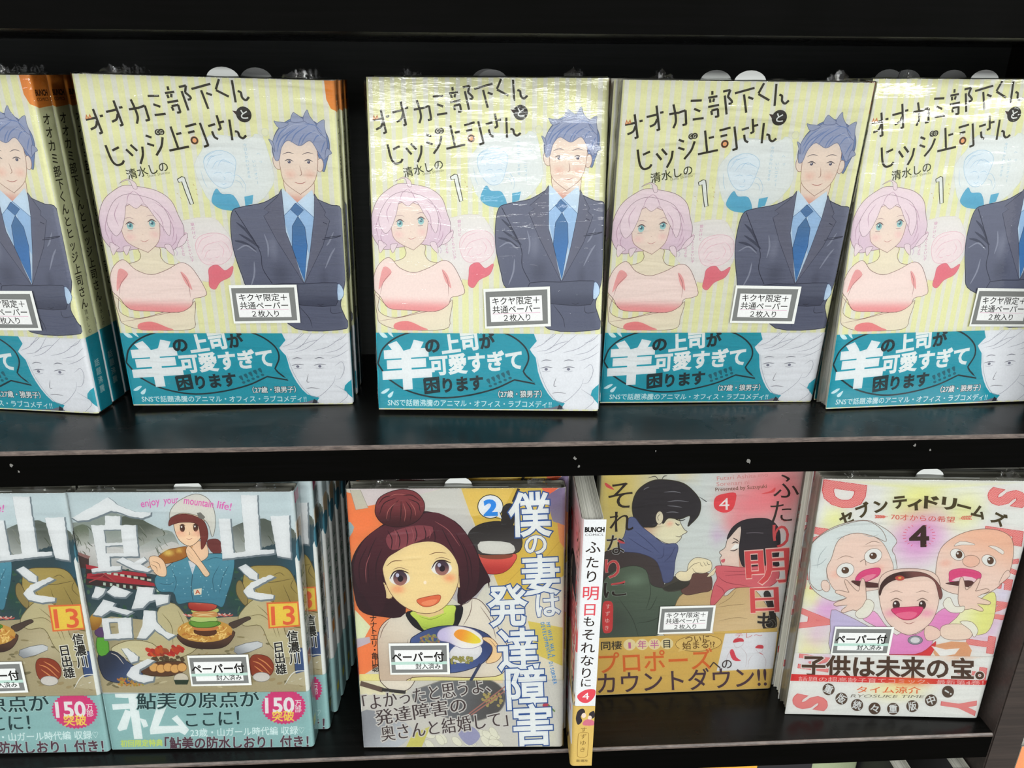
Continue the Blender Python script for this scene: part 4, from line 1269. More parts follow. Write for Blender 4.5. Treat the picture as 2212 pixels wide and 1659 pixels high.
def mk_C():
    Wd, Ht = BW, BH
    q = [(115, 233), (2056, 225), (2028, 2511), (270, 2519)]
    YL = 1229
    s = Art(q, Wd, Ht, (214, 210, 198), x1=Wd+BT)
    og, ye, pu = (238, 136, 78), (218, 186, 78), (130, 114, 148)
    s.P(og, (115, 260), (560, 380), (520, 900), (900, 1500), (260, 1880), (100, 1880)); s.P((214, 204, 204), (130, 220), (1000, 220), (700, 300), (280, 390))
    s.P((200, 196, 180), (150, 240), (240, 240), (310, 400), (200, 418)); s.L((150, 140, 130), 4, (150, 240), (200, 418), (310, 400), (240, 240), sm=False)
    s.B((150, 180, 186), (120, 520), (185, 570), (150, 650), (110, 700), n=2)
    s.P((208, 206, 200), (700, 300), (1000, 230), (1130, 230), (1400, 1000), (1200, 1300), (900, 1100), g=((190, 186, 190), (900, 300), (1250, 1100)))
    s.P(ye, (1130, 225), (1880, 225), (2040, 700), (2040, 1500), (1700, 1500), (1480, 1150))
    s.P((226, 196, 100), (1130, 225), (1600, 225), (1500, 420), (1220, 480)); s.P((232, 110, 72), (1840, 225), (1990, 225), (1900, 300)); s.P(pu, (1880, 300), (2000, 225), (2056, 225), (2050, 560), (1940, 520), g=((150, 140, 160), (1900, 300), (2000, 560)))
    s.P((224, 150, 96), (1980, 530), (2048, 560), (2045, 760), (2000, 700))
    s.L((206, 172, 70), 8, (1750, 980), (2000, 700)); s.L((206, 172, 70), 8, (1480, 1120), (1700, 900))
    s.P((222, 214, 196), (1500, 1300), (2044, 1000), (2030, 2511), (1500, 2511)); s.P((216, 196, 96), (1720, 1400), (2030, 1460), (2030, 1800), (1800, 1700))
    s.P((220, 226, 190), (190, 1300), (330, 1450), (260, 1580), (200, 1560)); s.P((196, 186, 196), (195, 1560), (320, 1540), (330, 1590), (210, 1640)); s.wash((250, 190, 120), 300, 900, 200, 250, .6)
    s.P((230, 220, 150), (230, 1870), (1500, 1870), (1500, 2511), (260, 2511))
    # red bowl and dark round pot at the back
    s.B((190, 62, 58), (1260, 800), (1600, 800), (1590, 900), (1500, 975), (1380, 985), (1300, 950), g=((226, 96, 84), (1400, 960), (1400, 820)), o=(120, 40, 40), ow=5); s.E((140, 78, 58), 1440, 822, 150, 34)
    s.B((46, 42, 42), (1200, 620), (1300, 545), (1460, 520), (1600, 560), (1670, 680), (1640, 790), (1500, 812), (1280, 808), (1205, 720), g=((72, 68, 68), (1400, 540), (1450, 800)), o=(30, 26, 26), ow=5)
    s.B((46, 42, 42), (1500, 400), (1560, 360), (1600, 400), (1590, 560), (1490, 560)); s.L((60, 50, 44), 26, (1590, 350), (1620, 280), (1640, 232)); s.B((214, 212, 206), (1300, 700), (1560, 710), (1590, 800), (1320, 800), n=3)
    # number balloon
    s.E((232, 234, 236), 1390, 390, 112, 104, o=(30, 28, 28), ow=7); s.P((232, 234, 236), (1430, 470), (1492, 498), (1470, 440)); s.L((30, 28, 28), 6, (1424, 486), (1492, 500), (1474, 440), sm=False)
    s.T('2', (1340, 396), (1442, 394), 188, (36, 140, 226), b=.05)
    # white jacket
    jk_ = (226, 218, 204)
    s.B(jk_, (480, 1390), (640, 1330), (900, 1300), (1160, 1250), (1240, 1200), (1340, 1260), (1480, 1500), (1560, 1700), (1500, 1860), (1300, 1900), (700, 1900), (640, 2010), (520, 2020), (420, 1950), (395, 1700), (400, 1500), g=((206, 186, 166), (900, 1400), (500, 1980)), o=(90, 60, 54), ow=6)
    s.B((28, 26, 34), (640, 1330), (760, 1300), (1080, 1260), (1150, 1300), (1080, 1470), (900, 1520), (800, 1500), (700, 1440))
    s.B((206, 222, 100), (680, 1330), (780, 1300), (1060, 1260), (1075, 1340), (1050, 1450), (900, 1530), (800, 1480), (740, 1400), g=((176, 196, 76), (850, 1300), (900, 1500)), o=(80, 90, 40), ow=4)
    s.LL((130, 150, 60), 5, [[(760, 1360), (870, 1385), (1000, 1330)], [(790, 1450), (880, 1480), (1000, 1440)]])
    s.LL((110, 84, 76), 6, [[(1230, 1210), (1210, 1330), (1150, 1440)], [(490, 1400), (440, 1470), (410, 1560)], [(1300, 1270), (1400, 1420), (1440, 1560)], [(660, 1560), (640, 1700), (560, 1800)], [(700, 1890), (660, 1960), (660, 2010)]])
    # hair behind, face, hair in front (plain figure)
    h1, h2, h3 = (92, 40, 52), (142, 70, 80), (52, 22, 34)
    s.B(h3, (420, 560), (250, 700), (160, 880), (175, 1100), (230, 1300), (400, 1360), (640, 1330), (640, 900), (1080, 900), (1100, 1240), (1240, 1190), (1340, 1080), (1390, 1040), (1310, 880), (1240, 720), (1080, 520), (830, 430), (600, 460))
    s.B((235, 212, 158), (435, 1120), (450, 1060), (520, 1190), (470, 1190)); s.E((235, 212, 158), 482, 1140, 48, 66, -20, o=(130, 90, 60), ow=5); s.E((235, 212, 158), 1118, 1050, 30, 56, 10, o=(130, 90, 60), ow=5)
    s.P((228, 200, 148), (720, 1280), (960, 1230), (980, 1330), (850, 1370), (740, 1340))
    s.B((238, 216, 162), (436, 900), (470, 1080), (560, 1220), (700, 1310), (850, 1335), (980, 1280), (1070, 1160), (1110, 1020), (1090, 850), (990, 740), (850, 690), (650, 720), (500, 800), o=(110, 70, 60), ow=5)
    s.wash((238, 150, 110), 570, 1120, 100, 60, .8); s.wash((238, 150, 110), 1030, 1020, 90, 60, .8)
    for ex, ey, r_ in ((588, 1024, 70), (958, 934, 70)):
        s.E((236, 236, 236), ex, ey, 92, 60); s.E((72, 56, 72), ex+4, ey-2, 62, 66, g=((166, 116, 110), (ex, ey-40), (ex, ey+50))); s.E((40, 28, 40), ex+6, ey+2, 26, 28); s.E((200, 200, 226), ex-20, ey-28, 16, 18, n=10)
        s.L((50, 26, 34), 13, (ex-88, ey+6), (ex-50, ey-56), (ex+14, ey-70), (ex+84, ey-46), t=True); s.L((110, 70, 60), 5, (ex-60, ey-78), (ex, ey-96), (ex+80, ey-72), t=True)
    s.LL((110, 70, 50), 7, [[(470, 916), (530, 872), (612, 868)], [(846, 816), (920, 794), (1000, 802)]])
    s.B((226, 116, 76), (738, 1215), (850, 1182), (945, 1172), (935, 1230), (870, 1268), (790, 1270), o=(150, 70, 50), ow=5); s.B((238, 150, 106), (780, 1240), (850, 1215), (920, 1212), (880, 1258), (810, 1262)); s.E((246, 232, 214), 812, 1060, 14, 16, n=10)
    s.B(h1, (440, 560), (620, 520), (850, 440), (1010, 480), (1150, 600), (1240, 740), (1290, 880), (1280, 1060), (1230, 1190), (1150, 1230), (1120, 1100), (1100, 900), (1010, 760), (880, 700), (700, 720), (560, 790), (470, 860), (430, 1000), (470, 1180), (400, 1340), (260, 1180), (190, 1020), (190, 860), (280, 680), g=((60, 26, 38), (700, 520), (700, 1200)))
    s.B(h2, (480, 640), (700, 560), (880, 570), (860, 640), (740, 700), (600, 760), (500, 760)); None
    s.LL(h3, 9, [[(480, 600), (520, 680), (510, 780)], [(560, 600), (590, 680), (580, 760)], [(640, 580), (660, 660), (650, 740)], [(720, 560), (740, 640), (720, 710)], [(800, 560), (820, 630), (810, 690)], [(880, 560), (900, 640), (900, 700)], [(960, 580), (1020, 700), (1080, 820)], [(1080, 620), (1160, 780), (1200, 960)], [(300, 740), (230, 900), (240, 1080)], [(380, 660), (310, 840), (320, 1100)], [(1140, 700), (1210, 860), (1230, 1040)], [(430, 760), (380, 900), (380, 1080)], [(1180, 900), (1200, 1040), (1170, 1180)]])
    s.LL((166, 92, 96), 7, [[(540, 590), (560, 650), (550, 730)], [(690, 570), (710, 640), (700, 700)], [(900, 520), (1020, 600), (1120, 740)], [(330, 800), (290, 920), (290, 1060)], [(850, 590), (860, 630), (850, 670)]])
    s.LL(h3, 16, [[(1290, 900), (1360, 1000), (1380, 1110)], [(250, 1150), (330, 1290), (400, 1350)], [(190, 1000), (200, 1150), (240, 1280)], [(1120, 1200), (1140, 1250), (1110, 1280)], [(600, 1320), (560, 1260), (520, 1200)]])
    s.B((70, 28, 36), (370, 420), (400, 320), (500, 260), (620, 236), (730, 262), (800, 340), (806, 420), (760, 500), (680, 550), (560, 570), (450, 545), (390, 490), g=((136, 60, 66), (560, 560), (560, 330)), o=(44, 18, 26), ow=6)
    s.LL((52, 22, 30), 8, [[(580, 330), (520, 400), (500, 520)], [(600, 340), (600, 440), (590, 550)], [(640, 340), (690, 420), (680, 520)], [(560, 310), (450, 360), (410, 460)], [(660, 320), (750, 360), (770, 440)], [(540, 290), (450, 310), (400, 370)], [(620, 290), (700, 290), (770, 340)]])
    s.LL((190, 110, 104), 6, [[(560, 350), (490, 420), (470, 500)], [(620, 360), (640, 440), (630, 520)], [(680, 350), (720, 410), (730, 470)], [(500, 300), (560, 280), (640, 285)]])
    # plate with fried egg
    s.B((58, 74, 124), (680, 1590), (740, 1520), (880, 1460), (1060, 1440), (1260, 1470), (1390, 1540), (1415, 1640), (1340, 1760), (1200, 1830), (1040, 1860), (860, 1850), (740, 1780), g=((84, 104, 160), (1300, 1550), (1100, 1850)), o=(30, 36, 66), ow=6)
    s.E((226, 224, 226), 1170, 1680, 150, 90, -14)
    rnd = random.Random(3)
    for k in range(60):
        s.E((158+rnd.randint(-30, 30), 140+rnd.randint(-20, 20), 90), 770+rnd.random()*190, 1520+rnd.random()*70, 10, 9, n=7)
    for k in range(34):
        s.E((170, 164, 92), 1040+rnd.random()*190, 1720+rnd.random()*60, 12, 11, n=8, o=(100, 90, 50), ow=2)
    s.B((236, 234, 232), (920, 1520), (960, 1470), (1080, 1445), (1220, 1470), (1310, 1530), (1320, 1600), (1240, 1640), (1130, 1640), (1020, 1590), (940, 1570), o=(150, 140, 170), ow=5, g=((206, 196, 226), (1150, 1540), (960, 1540)))
    s.B((236, 160, 50), (1066, 1520), (1110, 1475), (1200, 1490), (1290, 1550), (1300, 1590), (1230, 1600), (1120, 1570), g=((232, 214, 60), (1110, 1530), (1270, 1570)))
    s.B((240, 208, 160), (1315, 1555), (1380, 1545), (1440, 1590), (1490, 1690), (1440, 1760), (1350, 1770), (1400, 1690), (1400, 1620), o=(110, 70, 50), ow=5); s.LL((150, 96, 70), 4, [[(1380, 1560), (1430, 1620), (1470, 1690)]])
    s.L((56, 66, 100), 26, (1300, 1780), (1215, 1930))
    # writing
    def vt(ch, c, h, wx=.92):
        s.V(ch, c, (c[0]-5, c[1]+90), h, WH, b=.05, o=(44, 86, 156), ow=.035, wx=wx)
    for ch, cx, cy, h in (('僕', 1740, 465, 415), ('の', 1792, 725, 215), ('妻', 1838, 1000, 370), ('は', 1900, 1262, 235), ('発', 1545, 1270, 385), ('達', 1638, 1660, 400)):
        s.T(ch, (cx-h*.44, cy+4), (cx+h*.42, cy-10), h, WH, b=.021, o=(42, 84, 150), ow=.026)
    for ch, cx, cy, h in (('障', 1712, 770+YL, 395),):
        s.T(ch, (cx-h*.44, cy+4), (cx+h*.42, cy-10), h, WH, b=.021, o=(42, 84, 150), ow=.026)
    def small(a_):
        a_.V('MY WIFE HAS A', (1902, 1424), (1948, 1706), 46, (60, 140, 205), b=.03, wx=.7, turn=90)
        a_.V('DEVELOPMENTAL DISORDER', (1852, 1424), (1962, 1946), 46, (60, 140, 205), b=.03, wx=.7, turn=90)
    small(s)
    s.V('ナナトエリ・亀山聡', (352, 1378), (374, 1822), 66, K, b=.014)
    s.use(SPW, Wd, Wd+BT)
    s.P((228, 222, 216), (.2, -1), (13, -1), (13, 183), (.2, 183), wrap=True)
    s.T('BUNCH', (2, 13.5), (10.4, 13.5), 3.4, K, b=.05, wrap=True); s.T('COMICS', (2.2, 16.3), (10.2, 16.3), 1.9, K, wrap=True)
    s.V('僕の妻は発達障害', (6.2, 28), (6.2, 112), 9, (70, 44, 60), b=.03, wrap=True)
    s.T('2', (4.4, 124), (8, 124), 8, (36, 120, 200), b=.03, wrap=True)
    jk = sheet_mesh('dust_jacket', s, BT, 0, M['print'], 20)
    b = Art(q, Wd, Ht, (206, 203, 196), x1=Wd+BT, y0=.0003, y1=.0505)
    b.P((226, 220, 190), (220, 1870), (700, 1870), (640, 2050), (230, 2050)); b.B(jk_, (400, 1850), (720, 1850), (680, 1990), (560, 2022), (450, 1970), o=(80, 54, 50), ow=6)
    b.P((224, 206, 180), (1180, 1870), (1500, 1870), (1500, 1950), (1200, 1930))
    b.L((110, 90, 80), 44, (240, 1950), (440, 2010)); b.L((60, 56, 56), 30, (430, 2006), (640, 2030))
    b.B((118, 120, 124), (700, 2030), (860, 1960), (1050, 1900), (1250, 1890), (1430, 1940), (1520, 2040), (1500, 2160), (1400, 2240), (1200, 2290), (950, 2240), (760, 2160), g=((90, 88, 88), (1000, 2000), (1450, 2100)), o=(150, 146, 140), ow=8)
    b.B((150, 152, 158), (250, 2200), (500, 2240), (700, 2360), (560, 2520), (270, 2520), g=((190, 194, 200), (300, 2300), (600, 2480)))
    for k in range(30):
        b.E((176, 160, 100), 1300+rnd.random()*190, 2040+rnd.random()*110, 16, 12, rnd.random()*90, n=8)
    for k in range(16):
        b.E((224, 222, 206), 800+rnd.random()*700, 2380+rnd.random()*120, 56, 30, rnd.random()*60, n=10, o=(180, 176, 160), ow=3)
    b.P((206, 200, 110), (700, 2400), (860, 2330), (780, 2520), (640, 2520)); b.B((160, 160, 190), (1100, 2380), (1220, 2330), (1300, 2420), (1200, 2500))
    b.LL((176, 120, 110), 11, [[(1200, 2220), (1530, 1970)], [(1220, 2230), (1530, 2010)]], sm=False, t=False); b.LL((170, 166, 160), 4, [[(250, 2080), (420, 2100)], [(660, 1990), (700, 2060)], [(720, 1880), (900, 1960)], [(1500, 1940), (1520, 2300)], [(1560, 2200), (1700, 2400)], [(1900, 2000), (2000, 2300)]])
    b.E((196, 70, 90), 1880, 2145, 28, 20, o=(150, 60, 70), ow=3); b.L((110, 140, 80), 14, (1900, 2140), (1960, 2200)); b.wash((226, 222, 190), 1800, 2400, 250, 180, .7)
    for t_, p0, p1, h in (('「よかったと思うよ、', (262, 900+YL), (1385, 730+YL), 150), ('発達障害の', (372, 1030+YL), (1170, 908+YL), 150), ('奥さんと結婚して」', (420, 1172+YL), (1540, 1030+YL), 150)):
        b.T(t_, p0, p1, h, (72, 58, 60), b=.012, by=-.004, o=(208, 204, 200), ow=.055)
    for ch, cx, cy, h in (('障', 1712, 770+YL, 395), ('害', 1770, 1095+YL, 385)):
        b.T(ch, (cx-h*.44, cy+4), (cx+h*.42, cy-10), h, WH, b=.021, o=(42, 84, 150), ow=.026)
    b.P((206, 203, 196), (1480, 1700), (1560, 1700), (1480, 1700))
    small(b)
    return dict(jacket=jk, band=band_kit('paper_band', b), band_label='pale printed paper band with a frying pan and dark handwriting style text')

def mk_D():
    Wd, Ht = BW, BH
    q = [(410, 8), (2228, -29), (1905, 1995), (295, 2060)]
    YL = 1229
    s = Art(q, Wd, Ht, (208, 212, 210), x1=Wd+BT)
    s.wash((212, 192, 104), 520, 250, 620, 900, 1.0); s.wash((214, 196, 112), 420, 900, 380, 700, .8); s.wash((222, 200, 130), 1150, 90, 150, 130, .6)
    s.wash((228, 128, 134), 1950, 260, 620, 520, 1.0); s.wash((228, 130, 140), 1700, 380, 380, 260, .8); s.wash((206, 170, 206), 1450, 640, 120, 130, .7); s.wash((230, 130, 140), 1580, 540, 160, 140, .7)
    ink = (70, 56, 52)
    red, dk = (214, 82, 86), (44, 34, 30)
    # man in a blue scarf, in profile (plain figure)
    s.B((72, 62, 62), (420, 800), (600, 770), (800, 800), (930, 900), (960, 1080), (900, 1300), (500, 1300), (380, 1000), o=(46, 38, 38), ow=5)
    s.B((92, 108, 90), (410, 1100), (520, 960), (680, 912), (800, 950), (850, 1080), (1000, 1110), (1130, 1080), (1180, 1160), (1080, 1300), (950, 1500), (700, 1560), (390, 1560), g=((78, 92, 80), (700, 950), (600, 1550)), o=(50, 58, 48), ow=5)
    s.LL((56, 66, 56), 6, [[(830, 1030), (840, 1160), (800, 1300)], [(560, 1200), (680, 1380), (740, 1560)], [(900, 1180), (850, 1280), (820, 1300)], [(720, 1420), (840, 1400), (930, 1360)]])
    s.wash((126, 148, 126), 700, 1040, 160, 90, .6); s.wash((70, 74, 70), 540, 1400, 180, 200, .5)
    s.B((74, 70, 62), (960, 1080), (1060, 1000), (1200, 1030), (1190, 1100), (1050, 1140), (960, 1130)); s.P((60, 58, 52), (940, 1110), (1100, 1040), (1190, 1060), (1160, 1110), (1000, 1140))
    s.B((226, 220, 192), (720, 520), (900, 500), (980, 470), (1080, 480), (1110, 540), (1140, 590), (1166, 612), (1120, 640), (1110, 670), (1060, 715), (990, 715), (930, 690), (880, 660), (760, 640), g=((210, 170, 140), (950, 620), (780, 560)), o=ink, ow=5)
    s.B((46, 42, 48), (690, 480), (680, 360), (730, 240), (850, 160), (980, 150), (1130, 180), (1230, 260), (1285, 350), (1270, 460), (1200, 540), (1170, 560), (1190, 470), (1100, 500), (1000, 490), (950, 540), (930, 480), (890, 560), (820, 570), (740, 560), o=(60, 56, 30), ow=6)
    s.LL((120, 118, 126), 8, [[(960, 260), (1050, 255), (1110, 268)], [(990, 345), (1080, 335), (1180, 345)], [(980, 440), (1040, 435), (1090, 442)], [(780, 240), (800, 225), (830, 215)], [(990, 380), (1060, 385), (1120, 395)]]); s.LL((46, 42, 48), 7, [[(910, 150), (880, 120), (820, 135)], [(940, 150), (960, 120), (990, 115)], [(1270, 300), (1330, 340), (1340, 345)]])
    s.E((226, 216, 190), 920, 486, 34, 58, 4, o=ink, ow=5); s.L(ink, 4, (925, 455), (905, 480), (912, 510))
    s.wash((236, 150, 130), 1010, 540, 50, 40, .6); s.LL((40, 34, 34), 9, [[(1060, 500), (1110, 512), (1150, 500)], [(1060, 530), (1080, 550), (1100, 548)]]); s.L(ink, 5, (1060, 648), (1100, 655), (1110, 640), t=True)
    s.B((98, 108, 150), (640, 500), (700, 485), (760, 560), (860, 640), (960, 715), (1060, 715), (1085, 760), (1060, 860), (1050, 960), (1030, 1040), (960, 1060), (930, 960), (880, 860), (740, 800), (560, 780), (560, 720), (610, 640), o=(60, 64, 100), ow=5, g=((86, 94, 134), (700, 600), (1000, 1000)))
    s.LL((64, 70, 108), 6, [[(700, 600), (820, 700), (920, 800)], [(960, 740), (950, 830), (900, 850)], [(1060, 740), (1020, 820), (960, 880)], [(640, 660), (760, 740), (870, 800)]])
    # woman in a pink scarf (plain figure)
    s.B((206, 180, 132), (1060, 1260), (1150, 1150), (1370, 1120), (1500, 1180), (1600, 1110), (1740, 1110), (1860, 1250), (1960, 1500), (1000, 1560), o=(130, 104, 70), ow=5, g=((216, 192, 150), (1300, 1200), (1500, 1550)))
    s.B((110, 76, 70), (1200, 1000), (1260, 970), (1370, 990), (1380, 1120), (1280, 1150), (1160, 1170), (1110, 1130), (1180, 1080), o=(70, 46, 42), ow=4)
    s.B((228, 208, 196), (1640, 560), (1560, 600), (1520, 680), (1500, 750), (1450, 790), (1470, 820), (1455, 850), (1480, 920), (1560, 940), (1660, 930), (1720, 800), (1720, 600), o=ink, ow=5)
    s.B((44, 38, 46), (1640, 560), (1520, 680), (1560, 580), (1660, 510), (1800, 490), (1900, 505), (1975, 580), (1990, 700), (1970, 850), (1960, 920), (1700, 930), (1640, 880), (1625, 760), o=(30, 24, 30), ow=5); s.L((110, 100, 110), 5, (1690, 622), (1760, 618), (1840, 622)); s.B((210, 160, 140), (1620, 790), (1635, 880), (1660, 930), (1630, 930))
    s.LL((60, 44, 44), 9, [[(1570, 665), (1600, 680), (1625, 700)], [(1560, 715), (1590, 700), (1622, 712)], [(1545, 775), (1580, 778), (1620, 756)]]); s.P((238, 236, 232), (1548, 770), (1590, 716), (1625, 722), (1618, 758)); s.B((206, 100, 110), (1465, 860), (1500, 850), (1495, 880), (1470, 882), n=2); s.wash((236, 150, 150), 1550, 830, 60, 40, .6)
    s.B((212, 106, 116), (1410, 930), (1470, 910), (1660, 925), (1800, 915), (1930, 910), (1980, 960), (1960, 1050), (1850, 1110), (1700, 1100), (1540, 1120), (1460, 1200), (1400, 1260), (1370, 1240), (1400, 1090), (1430, 1020), o=(150, 60, 72), ow=5)
    s.LL((160, 66, 80), 6, [[(1430, 1000), (1520, 1060), (1700, 1090)], [(1490, 960), (1640, 960), (1800, 940)], [(1420, 1080), (1480, 1120), (1500, 1180)], [(1500, 1000), (1640, 990), (1760, 1000)]])
    # joined hands
    hs = (234, 222, 190)
    s.B(hs, (1060, 1000), (1100, 960), (1160, 960), (1180, 890), (1240, 840), (1330, 850), (1380, 880), (1375, 950), (1300, 980), (1220, 980), (1190, 1040), (1110, 1045), o=ink, ow=4); s.LL(ink, 4, [[(1160, 960), (1220, 900), (1280, 880)], [(1280, 880), (1290, 910), (1310, 915)], [(1310, 875), (1325, 905), (1340, 905)], [(1340, 870), (1350, 900), (1370, 900)], [(1210, 930), (1240, 970), (1300, 975)]]); s.B(hs, (1380, 960), (1420, 930), (1400, 990), (1340, 1010), n=2, o=ink, ow=3)
    s.LL((140, 116, 80), 4, [[(1420, 1280), (1560, 1260), (1680, 1250)], [(1440, 1400), (1600, 1370), (1700, 1380)], [(1600, 1130), (1540, 1200), (1440, 1260)]]); s.B((46, 42, 42), (1840, 1160), (1900, 1150), (1960, 1400), (1940, 1460), (1860, 1440), (1890, 1330))
    # title
    s.T('ふ', (1925, 212), (2150, 200), 262, dk, b=.004, by=-.008); s.T('た', (1905, 435), (2090, 428), 225, dk, b=.004, by=-.008)
    s.B(red, (1820, 275), (1900, 250), (1945, 218), (1930, 262)); s.B(red, (1990, 480), (2020, 515), (2060, 510), (2020, 520), n=2)
    s.T('り', (1925, 655), (2065, 640), 240, red, b=.01); s.T('明', (1690, 925), (2070, 900), 345, red, b=.02, by=0, o=(240, 200, 190), ow=.008); s.T('日', (1730, 1215), (1970, 1205), 260, red, b=.02, by=0, o=(240, 200, 190), ow=.008); s.T('も', (1790, 1408), (1945, 1398), 180, dk, b=.012, o=(140, 140, 130), ow=.014)
    s.T('そ', (470, 300), (680, 280), 280, dk, b=.01, by=-.004); s.B(red, (435, 175), (475, 195), (520, 240), (450, 215), n=2); s.T('れ', (478, 525), (685, 518), 215, dk, b=.01, by=-.004); s.T('な', (455, 730), (610, 722), 200, dk, b=.008, by=-.004, o=(190, 190, 190), ow=.012); s.B(red, (545, 680), (580, 690), (620, 712), (570, 712), n=2)
    s.T('り', (440, 942), (565, 930), 195, red, b=.012, o=(240, 200, 190), ow=.01); s.T('に', (425, 1130), (620, 1110), 170, dk, b=.01, by=0, o=(150, 160, 150), ow=.012); s.L(red, 16, (490, 1078), (590, 1060), (615, 1050))
    s.T('Futari Ashita mo', (1428, 138), (1880, 102), 52, (206, 140, 140)); s.T('Sorenari ni', (1425, 188), (1715, 168), 52, (206, 140, 140)); s.T('Presented by Suzuyuki', (1415, 236), (1870, 204), 46, (120, 84, 66), b=.01)
    s.B((222, 70, 80), (1400, 365), (1420, 300), (1500, 272), (1595, 268), (1592, 350), (1560, 420), (1490, 442), (1420, 415), n=3); s.T('4', (1448, 362), (1538, 360), 150, WH)
    s.B((214, 70, 72), (420, 1245), (460, 1222), (505, 1245), (508, 1360), (500, 1480), (460, 1508), (420, 1490), (412, 1360)); s.V('すずゆき', (464, 1272), (452, 1462), 48, (238, 206, 200))
    s.P((216, 184, 100), (1400, 1495), (1960, 1460), (1960, 1560), (1400, 1560))
    s.use(SPW, Wd, Wd+BT)
    s.P((226, 228, 230), (.1, -1), (13, -1), (13, 183), (.1, 183), wrap=True)
    s.T('BUNCH', (1.0, 6.4), (11.6, 6.4), 4.2, K, b=.06, wrap=True); s.T('COMICS', (1.2, 9.8), (11.2, 9.8), 2.2, (50, 50, 50), wrap=True)
    for ch, yy, cc, h in (('ふ', 18, dk, 9), ('た', 28, dk, 8.5), ('り', 37.5, dk, 9), ('明', 49, (214, 72, 84), 10.5), ('日', 60.5, (214, 72, 84), 9.5), ('も', 69, dk, 8), ('そ', 78.5, dk, 9), ('れ', 88, dk, 9), ('な', 97.5, dk, 9), ('り', 107, dk, 9), ('に', 114.5, dk, 7.5)):
        s.V(ch, (6, yy-1), (6, yy+1), h, cc, b=.008, wrap=True)
    s.B((222, 70, 84), (1.2, 124.5), (6, 120), (11.8, 120), (11.6, 125.5), (8, 130), (3.5, 129.3), wrap=True); s.T('4', (4.3, 124.8), (8.4, 124.6), 7.5, WH, wrap=True)
    jk = sheet_mesh('dust_jacket', s, BT, 0, M['print'], 22)
    ye = (214, 180, 96)
    b = Art(q, Wd, Ht, ye, x1=Wd+BT, y0=.0003, y1=.0495)
    def y(*p):
        return [(x, yy+YL) for x, yy in p]
    for x in (655, 765, 875, 985):
        b.E((228, 214, 168), x, 380-(x-655)*.03+YL, 56, 50)
    b.T('同棲', *y((402, 390), (585, 384)), 82, (46, 44, 44), b=.012); b.T('1', *y((645, 384), (664, 383)), 78, (196, 110, 160), b=.01); b.T('年', *y((728, 380), (802, 378)), 80, (196, 110, 160), b=.01); b.T('半', *y((838, 377), (912, 375)), 80, (196, 110, 160), b=.01); b.T('目', *y((955, 372), (1012, 370)), 80, (46, 44, 44), b=.012)
    b.E((224, 194, 116), 1265, 366+YL, 205, 72, -3, o=(120, 90, 40), ow=4); b.P((224, 194, 116), *y((1100, 405), (1082, 444), (1160, 425)))
    b.T('ついに', *y((1148, 332), (1362, 322)), 70, (110, 78, 30), b=.012); b.T('始まる!?', *y((1122, 390), (1408, 374)), 72, (110, 78, 30), b=.012)
    b.P((222, 222, 226), *y((1502, 268), (1965, 240), (1925, 590), (1425, 612)))
    b.T('テレ～', *y((1590, 296), (1830, 296)), 56, (206, 130, 130)); b.B((206, 66, 78), *y((1570, 360), (1590, 325), (1650, 322), (1666, 350), (1630, 352)), n=3); b.B((206, 66, 78), *y((1766, 405), (1790, 382), (1835, 385), (1836, 412), (1800, 412)), n=3); b.B((216, 76, 92), *y((1540, 440), (1570, 420), (1600, 490), (1640, 520), (1570, 515)), n=3)
    b.LL((196, 180, 184), 4, [y((1575, 365), (1590, 400), (1620, 402), (1655, 380), (1662, 350)), y((1550, 430), (1520, 480), (1500, 580)), y((1640, 400), (1690, 470), (1680, 580)), y((1770, 412), (1790, 445), (1825, 440), (1836, 412)), y((1740, 470), (1710, 520), (1700, 590)), y((1830, 460), (1860, 520), (1850, 590))]); b.LL((206, 66, 78), 6, [y((1800, 450), (1820, 458), (1836, 468))])
    og = (214, 112, 52)
    b.T('プロポーズ', *y((386, 548), (1385, 506)), 205, og, b=.012); b.T('への', *y((1362, 562), (1558, 545)), 98, (74, 60, 60), b=.012)
    b.T('カウントダウン!!', *y((372, 726), (1865, 660)), 205, (84, 62, 72), b=.01)
    b.use(SPW, Wd, Wd+BT)
    b.B((48, 42, 48), (2, 136.5), (5, 134.5), (6.5, 137.5), (4, 140.5), (5, 144.5), (2.5, 147.5), (1, 142.5), wrap=True); b.B((48, 42, 48), (9, 138.5), (12, 136.5), (12.4, 141.5), (10, 142.5), wrap=True); b.E((232, 210, 196), 5.8, 140, 1.4, 2, wrap=True); b.E((232, 210, 196), 9.6, 141.9, 1.2, 1.8, wrap=True); b.B((206, 110, 130), (5.5, 145.5), (8, 143), (12.2, 144.5), (12.2, 148), (6, 148), n=2, wrap=True)
    b.L((150, 116, 50), .35, (4, 154.02), (8.5, 154.02), (9.5, 156.46), (9.5, 171.1), (8.5, 174.15), (4, 174.15), (3, 171.1), (3, 156.46), (4, 154.02), wrap=True)
    b.V('すずゆき', (6.2, 151.5), (6.2, 168), 4.4, (120, 92, 40), wrap=True); b.T('新潮社', (2.6, 177.5), (10, 177.5), 2.5, (90, 70, 36), b=.01, wrap=True)
    return dict(jacket=jk, band=band_kit('paper_band', b), band_label='mustard yellow paper band with orange and brown lettering')

